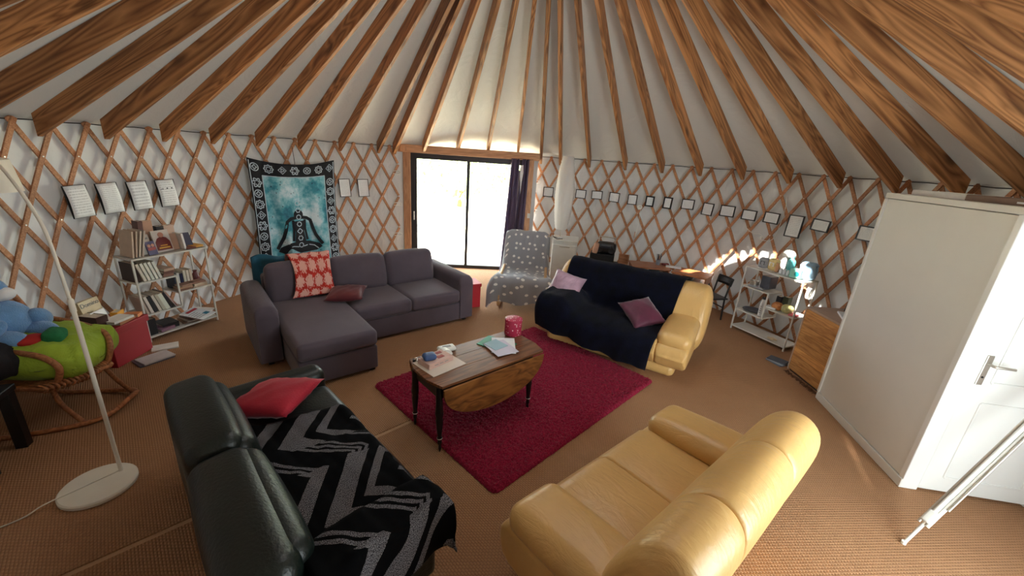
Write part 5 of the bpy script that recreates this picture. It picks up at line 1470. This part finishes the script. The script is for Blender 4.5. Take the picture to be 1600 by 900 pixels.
MB().sbox((0, 0, .075), (.14, .08, .15), .03, .008, 4).build('packet_body', mat('packet_yellow', (222, 200, 140), .6, .15, 20), t, smooth=180); MB().box((0, -.045, .08), (.07, .004, .05)).build('packet_label', M_PAPER, t)
bottle('copper_jar', (196, 140, 96), .026, .12, .02, 'small copper coloured jar beside the yellow packet', .355, .10, ZR, .3, 'jar')
bottle('white_flask', (226, 228, 228), .02, .07, .014, 'tiny white bottle, leftmost of three on the right shelf', .43, .07, ZR)
bottle('white_flask', (206, 208, 212), .02, .075, .014, 'tiny white bottle, middle of three on the right shelf', .475, .07, ZR)
bottle('white_flask', (216, 216, 220), .02, .07, .014, 'tiny white bottle, rightmost of three on the right shelf', .52, .07, ZR)
bottle('teal_bottle', (110, 206, 206), .05, .24, .02, 'tall pale teal bottle on the right shelf top', .46, .19, ZR, .15)
t = thing('mint_box', 'mint green box on the right end of the shelf top', 'box'); rs(t, .62, .09, ZR, None, 'box', 4)
MB().box((0, 0, .055), (.13, .09, .11)).build('box_body', mat('mint_card', (150, 214, 196), .6), t, bevel=(.003, 1)); MB().lathe([(0, 0), (.03, 0), (.03, .003), (0, .003)], 16).build('box_emblem', mat('teal_print', (30, 150, 150), .5), t, rot=(R(90), 0, 0), loc=(.02, -.046, .055))
mb = MB(); mb.sbox((0, 0, .11), (.19, .12, .22), .05, .012, 8, 5, fn=lambda p: p + Vector((.008 * noise1(p.z * 30, 2), .008 * noise1(p.x * 26, 5), .03 * p.x)))
rs(mb.build('blue_bag', mat('blue_plastic', (150, 186, 214), .3, .08, 12), None, smooth=180), .70, .16, ZR, 'pale blue plastic bag on the right end of the shelf top', 'bag')
# little dome lamp
t = thing('shelf_lamp', 'white dome lamp at the back of the right shelf top', 'lamp'); rs(t, .38, .235, ZR, None, 'lamp')
MB().lathe([(0, 0), (.05, 0), (.05, .01), (.012, .016), (.010, .17), (0, .17)], 18).build('lamp_foot', M_WHITE, t, smooth=50)
MB().lathe([(.012, .30), (.05, .285), (.075, .25), (.08, .215), (.076, .215), (.07, .245), (.047, .278), (.012, .29)], 24).build('lamp_dome', M_WHITE, t, smooth=60)
ell((0, 0, .20), (.022, .022, .03), 'bulb', M_PAPER, t)
# upper left
rs(MB().box((0, 0, .085), (.13, .16, .17)).build('dark_tin', mat('gunmetal', (82, 84, 94), .4, .15, 9, metal=.3), None, bevel=(.008, 2)), .27, .15, .674, 'dark grey square tin on the upper shelf', 'tin')
rs(MB().lathe([(0, 0), (.06, 0), (.062, .05), (.055, .05), (.05, .01), (0, .01)], 20).build('steel_bowl', M_STEEL, None, smooth=50), .09, .12, .674, 'small steel bowl on the upper shelf', 'bowl')
rs(MB().box((0, 0, .012), (.22, .2, .024)).build('silver_tray', mat('silver_tray', (170, 172, 178), .3, .1, metal=.5), None, bevel=(.006, 2)), .17, .13, .674, 'flat silver tray under the dark tin', 'tray')
MB_ = [o for o in bpy.data.objects if o.name.startswith('dark_tin')][0]; MB_.location.z += .026
bw_ = [o for o in bpy.data.objects if o.name.startswith('steel_bowl')][0]; bw_.location.z += .026
# lower left
t = thing('dark_plate', 'dark blue-grey round plate on the lower left shelf', 'plate'); rs(t, .16, .13, .316, None, 'plate')
MB().lathe([(0, 0), (.06, 0), (.125, .02), (.128, .026), (.06, .008), (0, .008)], 30).build('plate_disc', mat('slate_glaze', (56, 62, 78), .3), t, smooth=60)
MB().lathe([(.05, .0), (.055, .0), (.055, -.004), (.05, -.004)], 24).build('foot_ring', mat('slate_glaze', (56, 62, 78), .3), t)
t = bottle('white_thermos', (224, 226, 226), .038, .26, .028, 'white thermos bottle on the lower left shelf', .32, .08, .316, .35, 'bottle', (70, 72, 76)); 
for k in range(4): MB().box((.0, -.0385, .05 + .03 * k), (.02, .002, .012)).build('bottle_print', mat('print_grey', (150, 146, 142), .7), t)
# middle right
book(SR, .45, .20, .476, .06, .08, .16, (44, 42, 48), 'black carton at the back of the middle right shelf', cat='box', group=G2, name='black_carton')
book(SR, .54, .20, .476, .07, .08, .18, (60, 70, 50), 'dark green carton at the back of the middle right shelf', cat='box', group=G2, name='green_carton')
rs(MB().sbox((0, 0, .045), (.12, .10, .09), .035, .01, 4).build('snack_packet', mat('orange_wrap', (176, 108, 66), .45, .4, 30, rgb2=(214, 150, 90)), None, smooth=180), .50, .09, .476, 'orange brown snack packet on the middle right shelf', 'packet', 12)
rs(MB().sbox((0, 0, .05), (.13, .10, .10), .035, .01, 4).build('herb_packet', mat('herb_wrap', (150, 160, 96), .45, .4, 30, rgb2=(206, 190, 140)), None, smooth=180), .63, .10, .476, 'green and cream herb packet on the middle right shelf', 'packet', -8)
rs(MB().box((0, 0, .012), (.14, .10, .024)).build('white_carton', M_PAPER, None, bevel=(.003, 1)), .45, .06, .476, 'flat white carton at the front of the middle right shelf', 'box', 6)
rs(MB().box((0, 0, .01), (.10, .10, .02)).build('pink_card', mat('pink_pack', (222, 120, 130), .6), None, bevel=(.003, 1)), .73, .08, .476, 'small pink card box at the right end of the shelf', 'box', 20)
# bottom
t = thing('small_cross', 'small cream wooden cross toy on the bottom right shelf', 'toy'); rs(t, .56, .08, .066, None, 'toy', 20)
MB().box((0, 0, .008), (.11, .03, .016)).build('long_arm', mat('cream_wood', (222, 206, 170), .6), t); MB().box((0, 0, .008), (.03, .08, .015)).build('short_arm', mat('cream_wood', (222, 206, 170), .6), t)
# white cords hanging at the right of the shelf
t = thing('cord_coil', 'coil of white cord hanging from the right shelf corner', 'cord'); rs(t, .80, .12, .80, None, 'cord')
for k in range(3): MB().tube([(.012 * k, .045 * math.cos(a), .07 * math.sin(a)) for a in [2 * PI * i / 20 for i in range(20)]], .006, 6, closed=True).build('cord_loop', M_WHITE, t, smooth=60)
MB().tube(smoothpath([(.0, .03, .06), (.02, .06, -.08), (.01, .07, -.22), (.03, .09, -.34)], 5), .006, 6).build('cord_tail', M_WHITE, t, smooth=60)
# cable on lattice above the shelf
t = wall_obj('wall_cable', 60.5, RW - .02, 1.36, 'thin looped cable tied to the lattice above the shelf', 'cable')
MB().tube(smoothpath([(-.22, 0, .03), (-.1, -.02, -.02), (.0, -.02, -.01), (.06, -.02, -.05), (-.02, -.02, -.07), (.08, -.02, -.09), (.2, -.01, -.03), (.24, 0, .3), (.23, 0, .55)], 6), .004, 6).build('cable_run', M_WHITE, t, smooth=60)
MB().box((.03, -.02, -.06), (.03, .015, .04)).build('cable_clip', M_WHITE, t)

# wooden cupboard beside the closet --------------------------------------------
M_OAK = wood('oak_veneer', (160, 104, 52), (210, 154, 90), .45, (8, 1.6, 14), False, rings=5, coat=.1)
t = thing('oak_cupboard', 'low oak cupboard standing next to the white closet', 'cupboard', (3.60, 4.02, FZ), R(0))
M_EDGE = mat('cupboard_edge', (176, 150, 132), .6)
MB().box((0, 0, .40), (.50, .54, .76)).build('cupboard_body', M_OAK, t)
for k in range(8): MB().box((-.253, 0, .075 + .0935 * k), (.012, .535, .092)).build('oak_stave', M_OAK, t, bevel=(.001, 1))
MB().box((0, 0, .79), (.53, .57, .022)).build('cupboard_top', M_EDGE, t, bevel=(.003, 1))
for y in (-.278, .278): MB().box((-.252, y, .395), (.02, .014, .77)).build('edge_strip', M_EDGE, t)
MB().box((0, 0, .012), (.48, .52, .024)).build('cupboard_base', M_BLACK, t)
t = thing('picture_board', 'white board with a dark picture lying on the oak cupboard', 'board', (3.62, 3.93, .801 + FZ), R(62))
MB().box((0, 0, .01), (.34, .30, .02)).build('board_sheet', M_PAPER, t, bevel=(.002, 1)); MB().box((.02, .02, .022), (.22, .16, .003)).build('dark_print', mat('dark_print', (52, 60, 56), .5, .3, 8), t)
t = thing('black_speaker', 'black wedge-shaped speaker standing behind the closet edge', 'speaker', (3.80, 4.16, .801 + FZ), R(20))
mb = MB(); mb.prismx([(-.09, 0), (.09, 0), (.06, .34), (-.02, .34)], -.09, .09); mb.build('speaker_box', M_BLACK, t, bevel=(.004, 1)); MB().box((0, -.07, .16), (.14, .006, .26), (R(-12), 0, 0)).build('speaker_grille', mat('grille', (30, 30, 33), .8, .3, 90), t)
for k in range(3):
    o = MB().box((0, 0, .007), (.15 - .01 * k, .20, .014)).build('paper_stack', mat('grey_paper_%d' % k, ((96, 104, 118), (140, 148, 158), (70, 76, 88))[k], .6), None, bevel=(.002, 1)); o.location = (3.31, 4.45, FZ + .014 * k); o.rotation_euler = (0, 0, R(20 + 9 * k))
    tag(o, ['bottom', 'middle', 'top'][k] + ' magazine of the grey pile on the carpet by the oak cupboard', 'magazine', 'grey magazines on the floor')
mb = MB(); gf = random.Random(2)
for k in range(60):
    x = 3.315 + gf.uniform(-.02, .02); y = 3.74 + .52 * k / 60; mb.tube([(x, y, FZ + .004), (x - gf.uniform(.01, .04), y + gf.uniform(-.02, .02), FZ + .012), (x - gf.uniform(.02, .05), y + gf.uniform(-.03, .03), FZ + .004)], .003, 4)
tag(mb.build('carpet_fringe', mat('fringe_brown', (92, 60, 40), .9)), 'frayed brown carpet fringe along the oak cupboard', 'fringe', kind='stuff')

# folded drying rack leaning on the closet ---------------------------------------
t = thing('drying_rack', 'folded white metal drying rack leaning towards the closet door', 'drying rack', (2.62, 1.98, FZ))
q0 = Vector((0, 0, 0)); q1 = Vector((3.24, 2.16, .80)) - Vector((2.62, 1.98, FZ)); dv = q1 - q0
pn = dv.cross(Vector((0, 0, 1))).normalized()
def rk(a, b_, o0, r, nm, m_=M_WHITE, up_=0): MB().tube([q0 + dv * a + pn * o0 + Vector((0, 0, up_)), q0 + dv * b_ + pn * o0 + Vector((0, 0, up_))], r, 8).build(nm, m_, t, smooth=60)
rk(0.0, 1.5, 0, .010, 'inner_tube'); rk(.16, 1.6, .022, .011, 'side_tube', M_WHITE, .012); rk(.16, 1.6, -.022, .009, 'side_tube', M_STEEL, .012)
rk(.22, 1.6, .0, .013, 'rail_tube', M_WHITE, .03); rk(.30, 1.6, .04, .007, 'thin_rod', M_STEEL, .03)
c0 = q0 + dv * .22; MB().sbox((0, 0, 0), (.09, .045, .05), .012, 0, 3).build('hinge_block', M_WHITE, t, smooth=60, loc=c0 + Vector((0, 0, .015)), rot=(0, -math.atan2(dv.z, math.hypot(dv.x, dv.y)), math.atan2(dv.y, dv.x)))
MB().lathe([(0, 0), (.014, 0), (.014, .02), (0, .02)], 10).build('rubber_foot', M_WHITE, t)
